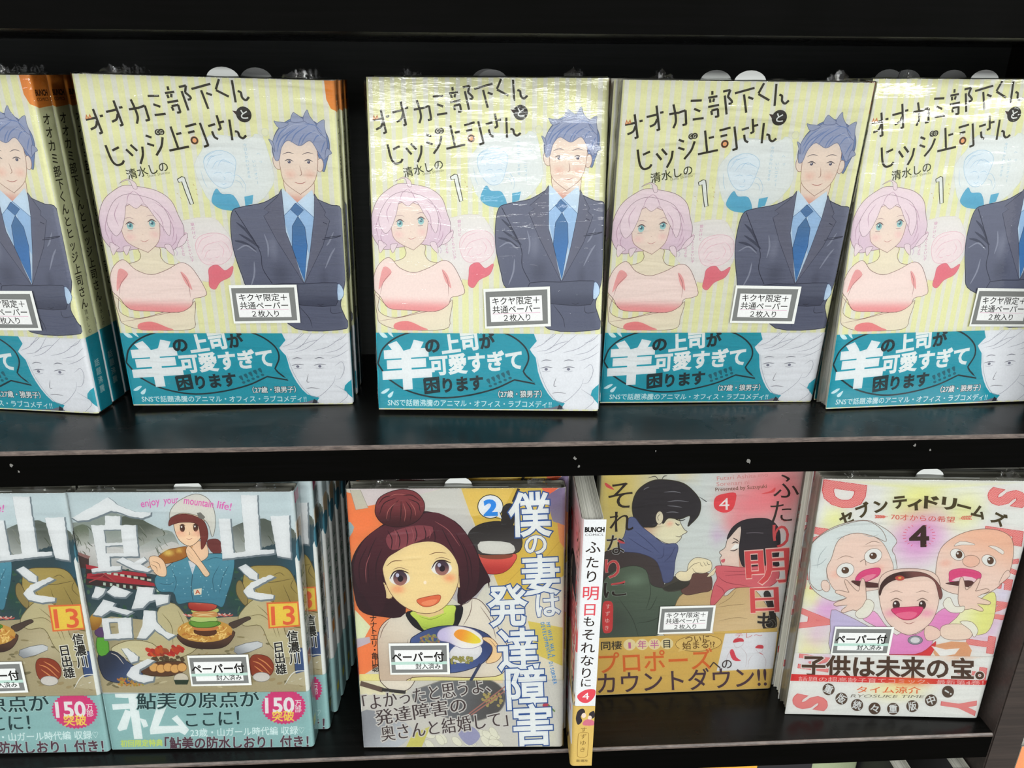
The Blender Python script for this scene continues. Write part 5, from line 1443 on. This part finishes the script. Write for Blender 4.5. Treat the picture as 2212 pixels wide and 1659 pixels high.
def mk_E():
    Wd, Ht = BW, BH
    q = [(526, 138), (2386, 161), (1833, 2132), (209, 2093)]
    YL = 1160
    s = Art(q, Wd, Ht, (232, 232, 229), x1=Wd+BT)
    for c_, x, yy, r_, a in (((236, 236, 130), 1330, 330, 380, .8), ((238, 238, 140), 620, 480, 180, .7), ((226, 150, 214), 1340, 620, 360, .9), ((238, 238, 140), 1720, 400, 260, .6), ((228, 170, 222), 560, 1230, 190, .9), ((240, 236, 150), 400, 1100, 160, .8), ((226, 180, 226), 1900, 1350, 260, .7), ((240, 236, 150), 420, 1560, 260, .6), ((226, 190, 228), 480, 1440, 170, .6), ((214, 200, 236), 2050, 1100, 180, .5), ((242, 236, 160), 1150, 1900, 500, .5)):
        s.wash(c_, x, yy, r_, r_, a)
    def dots(art, ch, c, h, wx):
        hp = h
        d = np.array([-.14, 1.0]); d /= np.linalg.norm(d)
        n0 = len(art.sh)
        art.V(ch, (c[0]-d[0], c[1]-d[1]), (c[0]+d[0], c[1]+d[1]), hp, (230, 112, 114), b=.055, wx=wx, turn=90, o=(206, 70, 78), ow=.012)
        sh = art.sh[-1]
        mn, mx = sh['bb']
        st_ = .00092
        pts = []
        iy = 0
        yy = mn[1]
        while yy < mx[1]:
            x = mn[0]+(st_/2 if iy % 2 else 0)
            while x < mx[0]:
                pts.append((x, yy)); x += st_
            yy += st_*.62; iy += 1
        pts = np.array(pts)
        w = np.zeros(len(pts), int)
        for cc in sh['cs']:
            a0, a1 = cc, np.roll(cc, -1, 0)
            X, Yy = pts[:, :1], pts[:, 1:]
            up = (a0[:, 1] <= Yy) & (a1[:, 1] > Yy)
            dn = (a0[:, 1] > Yy) & (a1[:, 1] <= Yy)
            cr = (a1[:, 0]-a0[:, 0])*(Yy-a0[:, 1])-(X-a0[:, 0])*(a1[:, 1]-a0[:, 1])
            w += (up & (cr > 0)).sum(1)-(dn & (cr < 0)).sum(1)
        k = .00026
        cs = [np.array([(p[0]-k, p[1]), (p[0], p[1]-k), (p[0]+k, p[1]), (p[0], p[1]+k)]) for p in pts[w != 0]]
        if cs:
            art.add(cs, (244, 210, 204), mapped=True)
    for ch, c, h, wx in (('D', (715, 276), 455, .62), ('R', (560, 640), 420, .62), ('E', (480, 1000), 420, .62), ('A', (482, 1318), 350, .58), ('M', (460, 1670), 320, .5), ('S', (2090, 300), 400, .72), ('E', (2060, 620), 400, .62), ('V', (2060, 860), 300, .6), ('E', (2010, 1010), 300, .6), ('N', (1985, 1230), 330, .6), ('T', (1865, 1512), 300, .7)):
        dots(s, ch, c, h, wx)
    ik = (140, 116, 104)
    tb = (70, 58, 24)
    letters(s, [('セ', 725, 465, -20), ('ブ', 868, 402, -20), ('ン', 1015, 365, -10), ('テ', 1175, 332, -6), ('ィ', 1300, 345, -4), ('ド', 1440, 335, 3), ('リ', 1590, 345, 8), ('ー', 1715, 372, 14), ('ム', 1840, 415, 18), ('ズ', 2010, 475, 26)], 118, tb, b=.045)
    s.T('70才からの希望', (1100, 455), (1638, 480), 54, (218, 96, 84), b=.006)
    for x0, sg in ((965, 1), (1780, -1)):
        for k in range(6):
            s.L((222, 110, 96), 7, (x0+sg*k*14, 440+(5 if sg < 0 else 0)+k*1), (x0+sg*(k*14+18), 455+(12 if sg < 0 else 0)), (x0+sg*k*14, 466+(12 if sg < 0 else 0)))
        s.L((222, 110, 96), 4, (x0, 455+(18 if sg < 0 else 0)), (x0+sg*110, 455+(18 if sg < 0 else 0)))
    s.T('4', (1262, 612), (1412, 610), 245, (64, 40, 34), b=.03)
    for k in range(9):
        a = -1.1+k*.27
        for sg in (-1, 1):
            s.L((226, 90, 110), 4, (1337+sg*112*math.cos(a), 612+84*math.sin(a)), (1337+sg*140*math.cos(a), 612+100*math.sin(a)))
    # grey haired woman, bald man, laughing child (plain figures)
    sk = (240, 216, 204)
    s.B((222, 228, 228), (400, 900), (420, 700), (560, 570), (740, 500), (900, 484), (1010, 530), (1100, 590), (1150, 660), (1110, 730), (1140, 800), (1110, 960), (700, 1140), (560, 1140), (430, 1040), o=ik, ow=5)
    s.B(sk, (560, 870), (640, 660), (760, 590), (900, 600), (1020, 660), (1090, 780), (1120, 900), (1040, 1040), (850, 1080), (700, 1100), (600, 1030), o=ik, ow=4)
    s.B((222, 228, 228), (420, 860), (430, 690), (560, 580), (740, 510), (900, 490), (1020, 560), (1060, 660), (960, 620), (820, 590), (700, 620), (640, 680), (600, 800), (560, 880), (560, 1000), (500, 1070), (420, 1000), o=ik, ow=5)
    s.LL((170, 178, 182), 5, [[(560, 700), (500, 780), (480, 880)], [(1000, 600), (930, 620), (860, 600)], [(640, 640), (690, 620), (700, 640)], [(430, 860), (500, 850), (560, 800)]])
    s.wash((240, 170, 150), 640, 930, 90, 60, .5); s.wash((240, 170, 150), 1000, 880, 80, 60, .5)
    for ex, ey in ((716, 900), (950, 780)):
        s.E((238, 240, 238), ex, ey, 76, 60, -20, o=ik, ow=4); s.E((92, 62, 42), ex, ey, 32, 28); s.E((240, 240, 240), ex-10, ey-10, 9, 8, n=8); s.L(ik, 5, (ex-70, ey-90), (ex, ey-120), (ex+70, ey-104), t=True)
    s.L(ik, 5, (840, 830), (880, 810), (890, 860)); s.B((226, 82, 140), (800, 975), (860, 905), (1000, 880), (1000, 940), (920, 985), (850, 1010), o=(170, 60, 110), ow=4); s.B((238, 150, 176), (830, 985), (900, 940), (980, 935), (900, 990), n=2)
    s.B(sk, (1480, 880), (1520, 720), (1640, 620), (1800, 565), (1960, 560), (2080, 600), (2130, 680), (2120, 850), (2060, 980), (1940, 1080), (1760, 1110), (1580, 1080), (1490, 1000), o=ik, ow=5, g=((240, 196, 170), (1700, 900), (1900, 600)))
    for ex, ey in ((1660, 770), (1925, 820)):
        s.E((238, 240, 238), ex, ey, 62, 46, 24, o=ik, ow=4); s.E((92, 62, 42), ex+14, ey, 28, 32); s.E((240, 240, 240), ex+2, ey-10, 9, 9, n=8)
    s.B((236, 236, 232), (1630, 700), (1680, 660), (1770, 670), (1810, 690), (1700, 690), o=ik, ow=3, n=2); s.B((236, 236, 232), (1920, 700), (1980, 700), (2050, 740), (2040, 770), (1980, 730), o=ik, ow=3, n=2)
    s.E((240, 200, 180), 1775, 825, 72, 50, o=ik, ow=4); s.B((226, 82, 140), (1590, 960), (1600, 905), (1700, 885), (1820, 905), (1862, 940), (1830, 990), (1700, 1010), (1600, 1000), o=(170, 60, 110), ow=4); s.B((240, 214, 220), (1610, 985), (1720, 950), (1820, 975), (1760, 1010), n=2); s.wash((240, 170, 150), 1560, 840, 80, 50, .5)
    s.E(sk, 550, 1030, 36, 50, -20, o=ik, ow=4); s.B(sk, (2050, 930), (2090, 900), (2100, 950), (2010, 1020), n=3, o=ik, ow=4)
    s.B((206, 196, 226), (600, 1230), (700, 1260), (900, 1360), (960, 1420), (900, 1620), (600, 1600), (590, 1400), n=2, o=ik, ow=4); s.B((232, 232, 150), (1540, 1360), (1800, 1180), (1960, 1080), (1985, 1200), (1940, 1380), (1840, 1440), (1600, 1420), o=ik, ow=4, g=((238, 238, 200), (1900, 1300), (1650, 1300)))
    pkt = (232, 150, 206)
    s.B(pkt, (860, 1300), (960, 1240), (1080, 1380), (1220, 1400), (1380, 1360), (1540, 1220), (1680, 1260), (1500, 1420), (1450, 1500), (1400, 1600), (1100, 1620), (1060, 1500), (1000, 1390), o=ik, ow=4, g=((240, 178, 220), (1250, 1560), (1000, 1330)))
    s.B((240, 236, 230), (1110, 1360), (1220, 1400), (1240, 1390), (1370, 1340), (1390, 1380), (1310, 1435), (1235, 1400), (1150, 1440), (1100, 1400), n=2, o=ik, ow=4)
    for sg, x0 in ((-1, 800), (1, 1690)):
        s.B((92, 52, 50), (x0-60*0+(-10 if sg < 0 else -130), 1010), (x0+60*sg+(0 if sg > 0 else 40), 985), (x0+190 if sg < 0 else x0+110, 1010), (x0+210 if sg < 0 else x0+60, 1040), (x0+60, 1040), n=3, o=(60, 34, 34), ow=3)
    face(s, 1255, 1180, 500, 460, (242, 218, 206), ik, eye=(70, 46, 44), mouth=None, blush=(236, 150, 190), lw=5, er=.062)
    s.B((72, 44, 42), (1020, 1010), (1080, 950), (1180, 915), (1320, 912), (1420, 940), (1500, 1010), (1535, 1100), (1510, 1140), (1470, 1000), (1380, 950), (1250, 965), (1120, 985), (1040, 1040), (1010, 1110), (1000, 1080), o=(60, 34, 34), ow=3, g=((130, 80, 76), (1200, 960), (1300, 915)))
    s.E((206, 90, 76), 1175, 965, 40, 20, o=(150, 60, 50), ow=3); s.E((236, 200, 90), 1175, 963, 14, 8, n=10)
    s.B((226, 70, 130), (1105, 1222), (1240, 1206), (1365, 1206), (1350, 1260), (1290, 1305), (1210, 1312), (1150, 1280), o=(160, 60, 90), ow=5); s.B((238, 120, 160), (1140, 1265), (1240, 1245), (1320, 1255), (1280, 1300), (1200, 1302))
    def hand(cx, cy, m, a0):
        fg = [(-150, -40), (-150, 70), (-110, 130), (-80, -140), (60, -170)]
        base = [(60, 60), (70, -20), (40, -60)]
        P_ = [(90, 60), (92, -40), (78, -150), (52, -158), (36, -90), (26, -56), (-10, -80), (-70, -148), (-92, -140), (-60, -60), (-56, -46), (-140, -66), (-170, -52), (-150, -34), (-70, 0), (-150, 30), (-182, 50), (-160, 68), (-66, 60), (-110, 96), (-118, 118), (-90, 122), (-20, 100), (40, 110)]
        s.B((240, 214, 200), *[(cx+m*x, cy+yy) for x, yy in P_], o=ik, ow=5, n=2)
    hand(800, 1130, 1, 0); hand(1760, 1120, -1, 0)
    s.B((236, 234, 222), (800, 1255), (860, 1200), (900, 1140), (955, 1170), (950, 1230), (900, 1290), (830, 1300), o=ik, ow=4); s.B((236, 234, 222), (1560, 1140), (1540, 1190), (1600, 1250), (1700, 1250), (1720, 1200), (1640, 1200), (1600, 1130), o=ik, ow=4)
    s.B((240, 214, 200), (1380, 1400), (1420, 1360), (1500, 1390), (1520, 1440), (1470, 1480), (1400, 1480), n=3, o=ik, ow=4); s.B((240, 220, 204), (1540, 1360), (1700, 1350), (1780, 1400), (1760, 1470), (1600, 1480), (1520, 1440), o=ik, ow=4); s.B((238, 236, 226), (1680, 1330), (1780, 1330), (1835, 1400), (1800, 1460), (1770, 1400), n=3, o=ik, ow=4)
    s.B((222, 60, 66), (940, 1610), (1100, 1600), (1300, 1600), (1400, 1560), (1480, 1490), (1460, 1570), (1380, 1640), (1150, 1640), n=2, o=(160, 40, 44), ow=3); s.E((150, 156, 162), 1305, 1482, 62, 36, o=(100, 106, 112), ow=5); s.E((226, 228, 228), 1305, 1482, 40, 24)
    s.B((226, 170, 128), (1480, 1520), (1740, 1500), (1760, 1640), (1500, 1650), n=2)
    s.P((238, 238, 236), (1440, 1530), (1560, 1560), (1680, 1550), (1640, 1600), (1520, 1620))
    s.use(SPW, Wd, Wd+BT)
    s.P((214, 214, 222), (.4, -1), (13, -1), (13, 183), (.4, 183), wrap=True)
    s.P((120, 100, 120), (3, 20), (9, 20), (9, 120), (3, 120), wrap=True) if False else None
    s.V('セブンティドリームズ', (6.2, 24), (6.2, 110), 7, (70, 58, 60), b=.02, wrap=True)
    s.T('4', (4.4, 122), (8, 122), 8, (64, 40, 34), b=.02, wrap=True)
    jk = sheet_mesh('dust_jacket', s, BT, 0, M['print'], 24)
    b = Art(q, Wd, Ht, (233, 233, 230), x1=Wd+BT, y0=.0003, y1=.0520)
    b.wash((242, 236, 170), 1150, 1880, 420, 160, .8); b.wash((240, 190, 110), 1250, 1830, 160, 60, .3); b.wash((228, 190, 226), 500, 1640, 260, 120, .6); b.wash((236, 170, 110), 1640, 1600, 200, 80, .8)
    for ch, c, h, wx in (('M', (460, 1670), 320, .5), ('T', (1790, 1760), 300, .6), ('S', (430, 2000), 360, .66), ('Y', (1680, 2030), 370, .42)):
        dots(b, ch, c, h, wx)
    b.T('子供は未来の宝。', (355, 532+YL), (1880, 564+YL), 186, (84, 58, 42), b=.03, o=(238, 236, 232), ow=.035)
    rd = (222, 58, 58)
    b.P(rd, (200, 598+YL), (1930, 658+YL), (1920, 696+YL), (190, 656+YL)); b.wash((236, 130, 50), 1250, 1830, 300, 60, .7)
    b.T('話題の超高齢子育てコミック、最新第4巻！', (322, 640+YL), (1880, 678+YL), 42, (240, 200, 196))
    b.T('タイム涼介', (812, 732+YL), (1350, 738+YL), 60, (228, 110, 52), b=.01); b.T('RYOSUKE TIME', (765, 782+YL), (1378, 790+YL), 36, (130, 124, 110), sk=.2)
    for ch, x, yy, a in (('重', 575, 728, 25), ('版', 683, 806, 35), ('続', 815, 860, 15), ('々', 962, 888, 5), ('重', 1118, 892, 0), ('版', 1280, 870, -8), ('中', 1437, 822, -20), ('！', 1580, 750, -50)):
        b.E((92, 72, 58), x, yy+YL, 51, 50, n=24)
        r_ = math.radians(a)
        if ch == '！':
            b.L(WH, 13, (x-26, yy+YL-12), (x+8, yy+YL+8)); b.E(WH, x+24, yy+YL+18, 8, 8, n=10)
        else:
            b.T(ch, (x-34*math.cos(r_), yy+YL-34*math.sin(r_)), (x+34*math.cos(r_), yy+YL+34*math.sin(r_)), 76, WH, b=.02)
    b.use(SPW, Wd, Wd+BT)
    b.P(rd, (-.2, 141), (13, 141), (13, 144.6), (-.2, 144.6), wrap=True)
    return dict(jacket=jk, band=band_kit('paper_band', b), band_label='white paper band with heavy brown slogan over a red stripe')

def lower_strip():
    """the tops of the books on the third shelf that peep out under the board"""
    Z0 = -.4456
    def flat(name, bg, fn):
        s = Art([(0, 0), (130, 0), (130, 182), (0, 182)], BW, BH, bg, x1=BW+BT)
        fn(s)
        s.use(SPW, BW, BW+BT)
        return dict(jacket=sheet_mesh(name, s, BT, 0, M['print'], 8))
    def f1(s):
        s.P((240, 180, 60), (0, 0), (130, 0), (130, 5), (0, 5)); s.E((60, 50, 40), 60, 70, 30, 36)
    def f2(s):
        for k in range(9):
            s.L((214, 216, 220), 1.6, (8+k*13, 2+(k % 3)*3), (16+k*13, 7-(k % 2)*3), (22+k*12, 5+(k % 4)*2))
        s.E((120, 40, 60), 70, 90, 30, 40)
    def f3(s):
        s.P((222, 226, 220), (0, 0), (26, 0), (22, 182), (0, 182)); s.B((62, 64, 72), (40, 6), (60, 0), (84, 2), (92, 14), (60, 30), (38, 20)); s.B((240, 244, 240), (34, -2), (50, -3), (52, 3), (40, 5)); s.E((60, 62, 70), 70, 90, 30, 40)
    def f4(s):
        s.P((232, 226, 224), (0, 0), (130, 0), (130, 182), (0, 182)); s.P((190, 60, 96), (4, 0), (126, 0), (126, 182), (4, 182))
    def f5(s):
        s.P((214, 210, 204), (0, 0), (130, 0), (130, 182), (0, 182)); s.P((40, 40, 46), (100, 4), (112, 12), (96, 12))
    def f6(s):
        s.P((238, 236, 220), (10, 20), (120, 14), (130, 182), (0, 182)); s.wash((250, 170, 90), 30, 20, 60, 30, .9)
    gr = 'books on the third shelf'
    spec = [((238, 186, 60), f1, .163, .0202, 0, 'yellow book top peeping out under the lower board, left of the others', 0),
            ((46, 44, 48), f2, .2105, .0330, 0, 'dark book top with silvery strokes peeping out under the lower board', 0),
            ((184, 196, 156), f3, .2540, .0480, 0, 'pale green book top with a grey figure under the lower board', 0)]
    for bg, fn, x, yv, yaw, lab, sh in spec:
        k = flat('dust_jacket', bg, fn)
        book(k, lab, gr, x=x-.03, y=yv, lean=0, yaw=yaw, tip=0, z0=Z0, film=None)
    k = flat('dust_jacket', (200, 60, 100), f4)
    def sp(bg, mark, mc):
        s = Art([(0, 0), (130, 0), (130, 182), (0, 182)], BW, BH, (38, 36, 40), x1=BW+BT)
        s.use(SPW, BW, BW+BT)
        s.P(bg, (-1, 0), (13, 0), (13, 182), (-1, 182), wrap=True); s.P(mc, (2.4, -1), (10.2, -1), (10.2, 60), (2.4, 60), wrap=True)
        if mark:
            s.T(mark, (4, 6), (8.6, 6), 5, (232, 200, 214), b=.03, wrap=True)
        return dict(jacket=sheet_mesh('dust_jacket', s, BT, 0, M['print'], 8))
    book(sp((226, 220, 224), '男', (186, 46, 92)), 'book with a magenta and white spine peeping out under the lower board', gr, x=.2905, y=.073, lean=0, yaw=-90, tip=0, z0=Z0, film=None)
    book(sp((222, 222, 216), '', (206, 200, 196)), 'white booklet standing spine-out near the upright, seen below the lower board', gr, x=.3322, y=.072, lean=0, yaw=-90, tip=0, z0=Z0, film=None)
    k = flat('dust_jacket', (240, 150, 100), f6)
    book(k, 'orange and cream book beyond the dark brown upright at the bottom right corner', None, x=.3683+.0665, y=.0012, lean=0, yaw=0, tip=0, z0=-.4190, film=None)
# ---------------------------------------------------------------- the bookcase
def bookcase():
    e = bpy.data.objects.new('bookcase', None)
    COL.objects.link(e)
    e.location = (-.1, .1, -1.1)
    e['label'] = 'black laminated shop bookcase with three visible shelf boards'
    e['category'] = 'bookcase'
    def part(name, me, parent, lab=None):
        o = bpy.data.objects.new(name, me)
        COL.objects.link(o)
        o.parent = parent
        if parent is e:
            o.location = -e.location
        if lab:
            o['label'] = lab
        return o
    XL, XR, D = -.566, .3457, .145
    for k, z in enumerate((.2229, 0, -.2229, -.4458, -.6687, -.8916)):
        bm = bmesh.new()
        me = box('shelf_board', XL, XR-.0004, .0012, D, z-.0206, z, 0, M['board'])
        b = part('shelf_board', me, e)
        # edge banding with a worn arris, the light on its bevel painted into the colour
        me = box('front_edge_band', XL, XR-.0004, 0, .0012, z-.0206, z-.0021, 0, M['front'])
        part('front_edge_band', me, b)
        me = bpy.data.meshes.new('worn_lit_edge_strip')
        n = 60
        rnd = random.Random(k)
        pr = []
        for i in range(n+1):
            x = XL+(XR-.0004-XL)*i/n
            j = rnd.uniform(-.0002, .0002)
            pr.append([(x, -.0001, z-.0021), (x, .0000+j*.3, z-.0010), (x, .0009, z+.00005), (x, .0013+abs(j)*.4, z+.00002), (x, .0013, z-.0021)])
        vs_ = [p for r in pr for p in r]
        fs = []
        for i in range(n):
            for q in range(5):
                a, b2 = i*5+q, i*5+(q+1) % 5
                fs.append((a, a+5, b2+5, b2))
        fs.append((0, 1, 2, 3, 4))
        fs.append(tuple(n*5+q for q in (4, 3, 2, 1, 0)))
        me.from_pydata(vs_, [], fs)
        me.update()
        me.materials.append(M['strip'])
        part('worn_lit_edge_strip', me, b, 'worn arris along the front of the board, painted paler for caught light')
    me = box('back_panel', XL, XR, D, D+.006, -1.1, .9, 0, M['back'])
    part('back_panel', me, e)
    me = box('side_panel', XR, XR+.0222, -.0006, D+.006, -1.1, .9, .0008, M['panel'])
    part('side_panel', me, e, 'dark brown upright panel at the right end')
    me = box('side_panel', XL-.0222, XL, -.0006, D+.006, -1.1, .9, .0008, M['panel'])
    part('side_panel', me, e)
    # chips in the laminate of the middle board front
    k = 0
    for x, z, s in ((-.243, -.0075, .0012), (-.24, -.0115, .0009), (.0555, -.0095, .0012), (.058, -.0145, .0011), (.153, -.0135, .0018), (.246, -.0055, .001), (.2555, -.0085, .0008), (.10, -.006, .0007)):
        rnd = random.Random(k)
        k += 1
        bm = bmesh.new()
        vv = [bm.verts.new((x+s*math.cos(a)*rnd.uniform(.3, 1), -.00006, z+s*math.sin(a)*rnd.uniform(.4, 1.3))) for a in [i*math.pi/4 for i in range(8)]]
        bm.faces.new(vv)
        r = bmesh.ops.extrude_face_region(bm, geom=bm.faces[:])
        for v in r['geom']:
            if isinstance(v, bmesh.types.BMVert):
                v.co.y += .00008
        bmesh.ops.recalc_face_normals(bm, faces=bm.faces)
        me = bpy.data.meshes.new('laminate_chip')
        bm.to_mesh(me)
        bm.free()
        me.materials.append(M['chip'])
        part('laminate_chip', me, e)
bookcase()
fl = new('floor', box('floor', -3, 3, -6, .6, -1.15, -1.1, 0, M['floor']))
fl['kind'] = 'structure'
wl = new('wall_back', box('wall_back', -3, 3, .55, .6, -1.1, 1.6, 0, mat('shop_wall', (190, 190, 182), .8)[0]))
wl['kind'] = 'structure'

# ---------------------------------------------------------------- the books
ART_A = mk_A(); ART_A2 = dict(ART_A, jacket=mk_A(False)); ART_B = mk_B(); ART_C = mk_C(); ART_D = mk_D(); ART_E = mk_E()
ST1, ST2 = mk_stickers()
LZ = -.2229
def st(me, quad, fitq, W, H, flip=0):
    Hm = homog(fitq, [(0, H), (W, H), (W, 0), (0, 0)])
    p = hmap(Hm, quad)
    c = p.mean(0)
    d = (p[1]-p[0])+(p[2]-p[3])
    a = -math.degrees(math.atan2(d[1], d[0]))
    w_ = np.linalg.norm(d)/2
    return (me, float(c[0])*BW/W, float(c[1])*BH/H, a, 1.0)
TS = 'slip tab, half-moon of white paper'
gA = 'yellow striped comics on the upper shelf'
gB = 'mountain comics on the lower shelf'
# upper shelf, left fan of three
qA0 = [(-524, 161), (60, 163), (214, 895), (-282, 899)]
A0 = dict(x=-.2805, y=.0565, lean=.58, yaw=-9.0, tip=-.2, z0=0, W=.130, H=.1824)
book(ART_A, 'yellow striped comic cut off by the left edge, frontmost of its fan', gA, **A0, film=2, sticker=st(ST1, [(-83, 637), (57, 634), (82, 716), (-58, 722)], qA0, .13, .1824), slip=[(.06, .006, None)])
book(ART_A, 'yellow striped comic second in the left fan, sliver of front and spine showing', gA, **A0, layer=1, shift=-.0012, film=0)
book(ART_A, 'yellow striped comic third in the left fan, dark spine right beside the next stack', gA, **A0, layer=2, shift=-.0022, film=0)
# second stack
qA1 = [(155, 160), (722, 176), (763, 874), (289, 877)]
A1 = dict(x=-.1352, y=.0546, lean=-2.03, yaw=1.36, tip=1.17, z0=0, W=.1273, H=.1813)
book(ART_A, 'yellow striped comic with orange corner, right of the left fan and left of the gap', gA, **A1, film=0, slip=[(.073, .004, TS)], sticker=st(ST1, [(497, 617), (642, 615), (649, 697), (505, 698)], qA1, .1273, .1813))
book(ART_A, 'yellow striped comic behind the second stack front, grey slip tab beside the white one', gA, **A1, layer=1, shift=.001, film=0, slip=[(.085, .006, 'greyish slip tab in shade')])
book(ART_A, 'yellow striped comic deepest in the second stack from the left, spine edge in shadow', gA, **A1, layer=2, shift=.0015, film=0)
# third stack
qA2 = [(791, 167), (1318, 170), (1293, 889), (819, 885)]
A2 = dict(x=.0094, y=.0401, lean=7.64, yaw=-3.51, tip=-.14, z0=0, W=.1287, H=.1828)
book(ART_A2, 'yellow striped comic with strong white glare at top left, middle of the upper shelf', gA, **A2, film=1, slip=[(.067, .008, TS)], sticker=st(ST1, [(1048, 624), (1186, 620), (1189, 705), (1048, 711)], qA2, .1287, .1828))
book(ART_A2, 'yellow striped comic behind the glaring middle one, a dark strip of spine on its right', gA, **A2, layer=1, shift=.0018, film=0, slip=[(.062, .004, None)])
# fourth stack
qA3 = [(1346, 174), (1893, 181), (1754, 869), (1296, 871)]
A3 = dict(x=.1421, y=.0501, lean=-3.4, yaw=-.61, tip=.32, z0=0, W=.1303, H=.1822)
book(ART_A2, 'yellow striped comic without strong glare, overlapping the left edge of the rightmost one', gA, **A3, film=4, slip=[(.066, .004, TS)], sticker=st(ST1, [(1592, 619), (1729, 621), (1711, 697), (1575, 694)], qA3, .1303, .1822))
book(ART_A2, 'yellow striped comic with a grey slip tab, second in the stack beside the rightmost', gA, **A3, layer=1, shift=-.0022, film=None, gap=.0014, slip=[(.055, .006, 'greyish slip tab in shade')])
book(ART_A2, 'yellow striped comic third in the stack beside the rightmost, pale page edge showing', gA, **A3, layer=2, shift=-.0040, film=None, gap=.0014)
# fifth stack
qA4 = [(1886, 171), (2383, 174), (2221, 867), (1784, 884)]
A4 = dict(x=.2755, y=.0406, lean=2.87, yaw=3.02, tip=-.06, z0=0, W=.130, H=.1834)
book(ART_A2, 'yellow striped comic cut off by the right edge, with white glare across its title', gA, **A4, film=3, slip=[(.066, .006, TS)], sticker=st(ST1, [(2102, 624), (2240, 626), (2228, 704), (2088, 703)], qA4, .13, .1834))
book(ART_A2, 'yellow striped comic directly behind the rightmost one, white slip tab above it', gA, **A4, layer=1, shift=-.0006, film=None, gap=.0014, slip=[(.058, .006, None)])
book(ART_A2, 'yellow striped comic deepest behind the rightmost one, two greyish slip tabs on top', gA, **A4, layer=2, shift=-.0012, film=None, gap=.0014, slip=[(.028, .004, 'greyish slip tab in shade'), (.040, .006, 'greyish slip tab in shade')])
# lower shelf: mountain comics
qB0 = [(-361, 1068), (143, 1066), (236, 1624), (-212, 1631)]
B0 = dict(x=-.3015, y=.0123, lean=5.25, yaw=-.95, tip=.5, z0=LZ, W=.130, H=.1816)
book(ART_B, 'mountain comic with food picture cut off by the left edge of the lower shelf', gB, **B0, film=2, slip=[(.066, .006, None)], sticker=st(ST2, [(-85, 1432), (48, 1429), (62, 1493), (-70, 1497)], qB0, .13, .1816))
book(ART_B, 'mountain comic behind the one cut off by the left edge', gB, **B0, layer=1, shift=.001, film=0)
qB1 = [(145, 1064), (633, 1063), (678, 1613), (244, 1620)]
B1 = dict(x=-.1704, y=.0106, lean=4.55, yaw=-1.27, tip=.36, z0=LZ, W=.1286, H=.1819)
book(ART_B, 'mountain comic with white-hatted figure fully visible, front of its stack', gB, **B1, film=4, slip=[(.067, .006, TS)], sticker=st(ST2, [(404, 1416), (538, 1412), (546, 1478), (417, 1479)], qB1, .1286, .1819))
for k, (sh, lab) in enumerate(((.0075, 'second in its stack, a sliver of front showing beside the first'), (.0100, 'third in its stack, only the lit spine edge showing'), (.0112, 'fourth in its stack, spine edge in half shade'), (.0125, 'fifth in its stack, spine edge in deep shade'), (.0140, 'last and darkest in its stack, next to the black gap'))):
    book(ART_B, 'mountain comic '+lab, gB, **B1, layer=k+1, shift=sh, film=0 if k < 1 else None, gap=.0022)
# orange cover
qC = [(748, 1057), (1222, 1055), (1215, 1613), (786, 1615)]
C_ = dict(x=-.009, y=.0032, lean=6.55, yaw=-3.21, tip=-.8, z0=LZ, W=.1289, H=.1809)
gC = 'orange and yellow comics in the middle of the lower shelf'
book(ART_C, 'orange comic with a big blue-outlined white title and a dark red haired figure, in front', gC, **C_, film=4, slip=[(.066, .006, TS)], sticker=st(ST2, [(841, 1390), (969, 1389), (973, 1453), (843, 1454)], qC, .1289, .1809))
book(ART_C, 'orange comic standing behind the dark red haired one, only its top and spine edge showing', gC, **C_, layer=1, shift=.0030, film=0)
# scarf cover
qD = [(1300, 1002), (1744, 993), (1665, 1487), (1272, 1503)]
D_ = dict(x=.145, y=.0462, lean=1.35, yaw=.62, tip=.21, z0=LZ, W=.1313, H=.182)
gD = 'two scarf cover comics on the lower shelf'
book(ART_D, 'comic with two scarfed people facing each other, standing back on the lower shelf', gD, **D_, film=4, sticker=st(ST1, [(1426, 1310), (1545, 1306), (1537, 1365), (1420, 1367)], qD, .1313, .182))
# spine-out copy of the same book, poking over the shelf edge
book(ART_D, 'comic turned spine-out, white spine with red and black title, poking over the shelf edge', gD, x=.0611, y=-.0129+.065, lean=0, yaw=-90-1.8, tip=0, z0=LZ+.0002, W=.130, H=.1818, film=None)
# white cover
qE = [(1776, 1035), (2257, 1041), (2114, 1552), (1694, 1542)]
E_ = dict(x=.2768, y=.0177, lean=.58, yaw=-4.96, tip=-.66, z0=LZ, W=.1302, H=.1827)
gE = 'white comics with pink dotted letters at the right end of the lower shelf'
book(ART_E, 'white comic with three laughing faces and pink dotted letters, front of its stack', gE, **E_, film=4, slip=[(.066, .006, None)], sticker=st(ST2, [(1802, 1353), (1927, 1354), (1919, 1412), (1795, 1411)], qE, .1312, .1827))
for k, (sh, lab) in enumerate(((-.0008, 'second in the right end stack, page edge next to the front copy'), (-.0012, 'third in the right end stack, page edge with a small red mark'), (-.0022, 'last in the right end stack, page edge farthest back'))):
    book(ART_E, 'white comic '+lab, gE, **E_, layer=k+1, shift=sh, film=None, gap=.0013)
lower_strip()
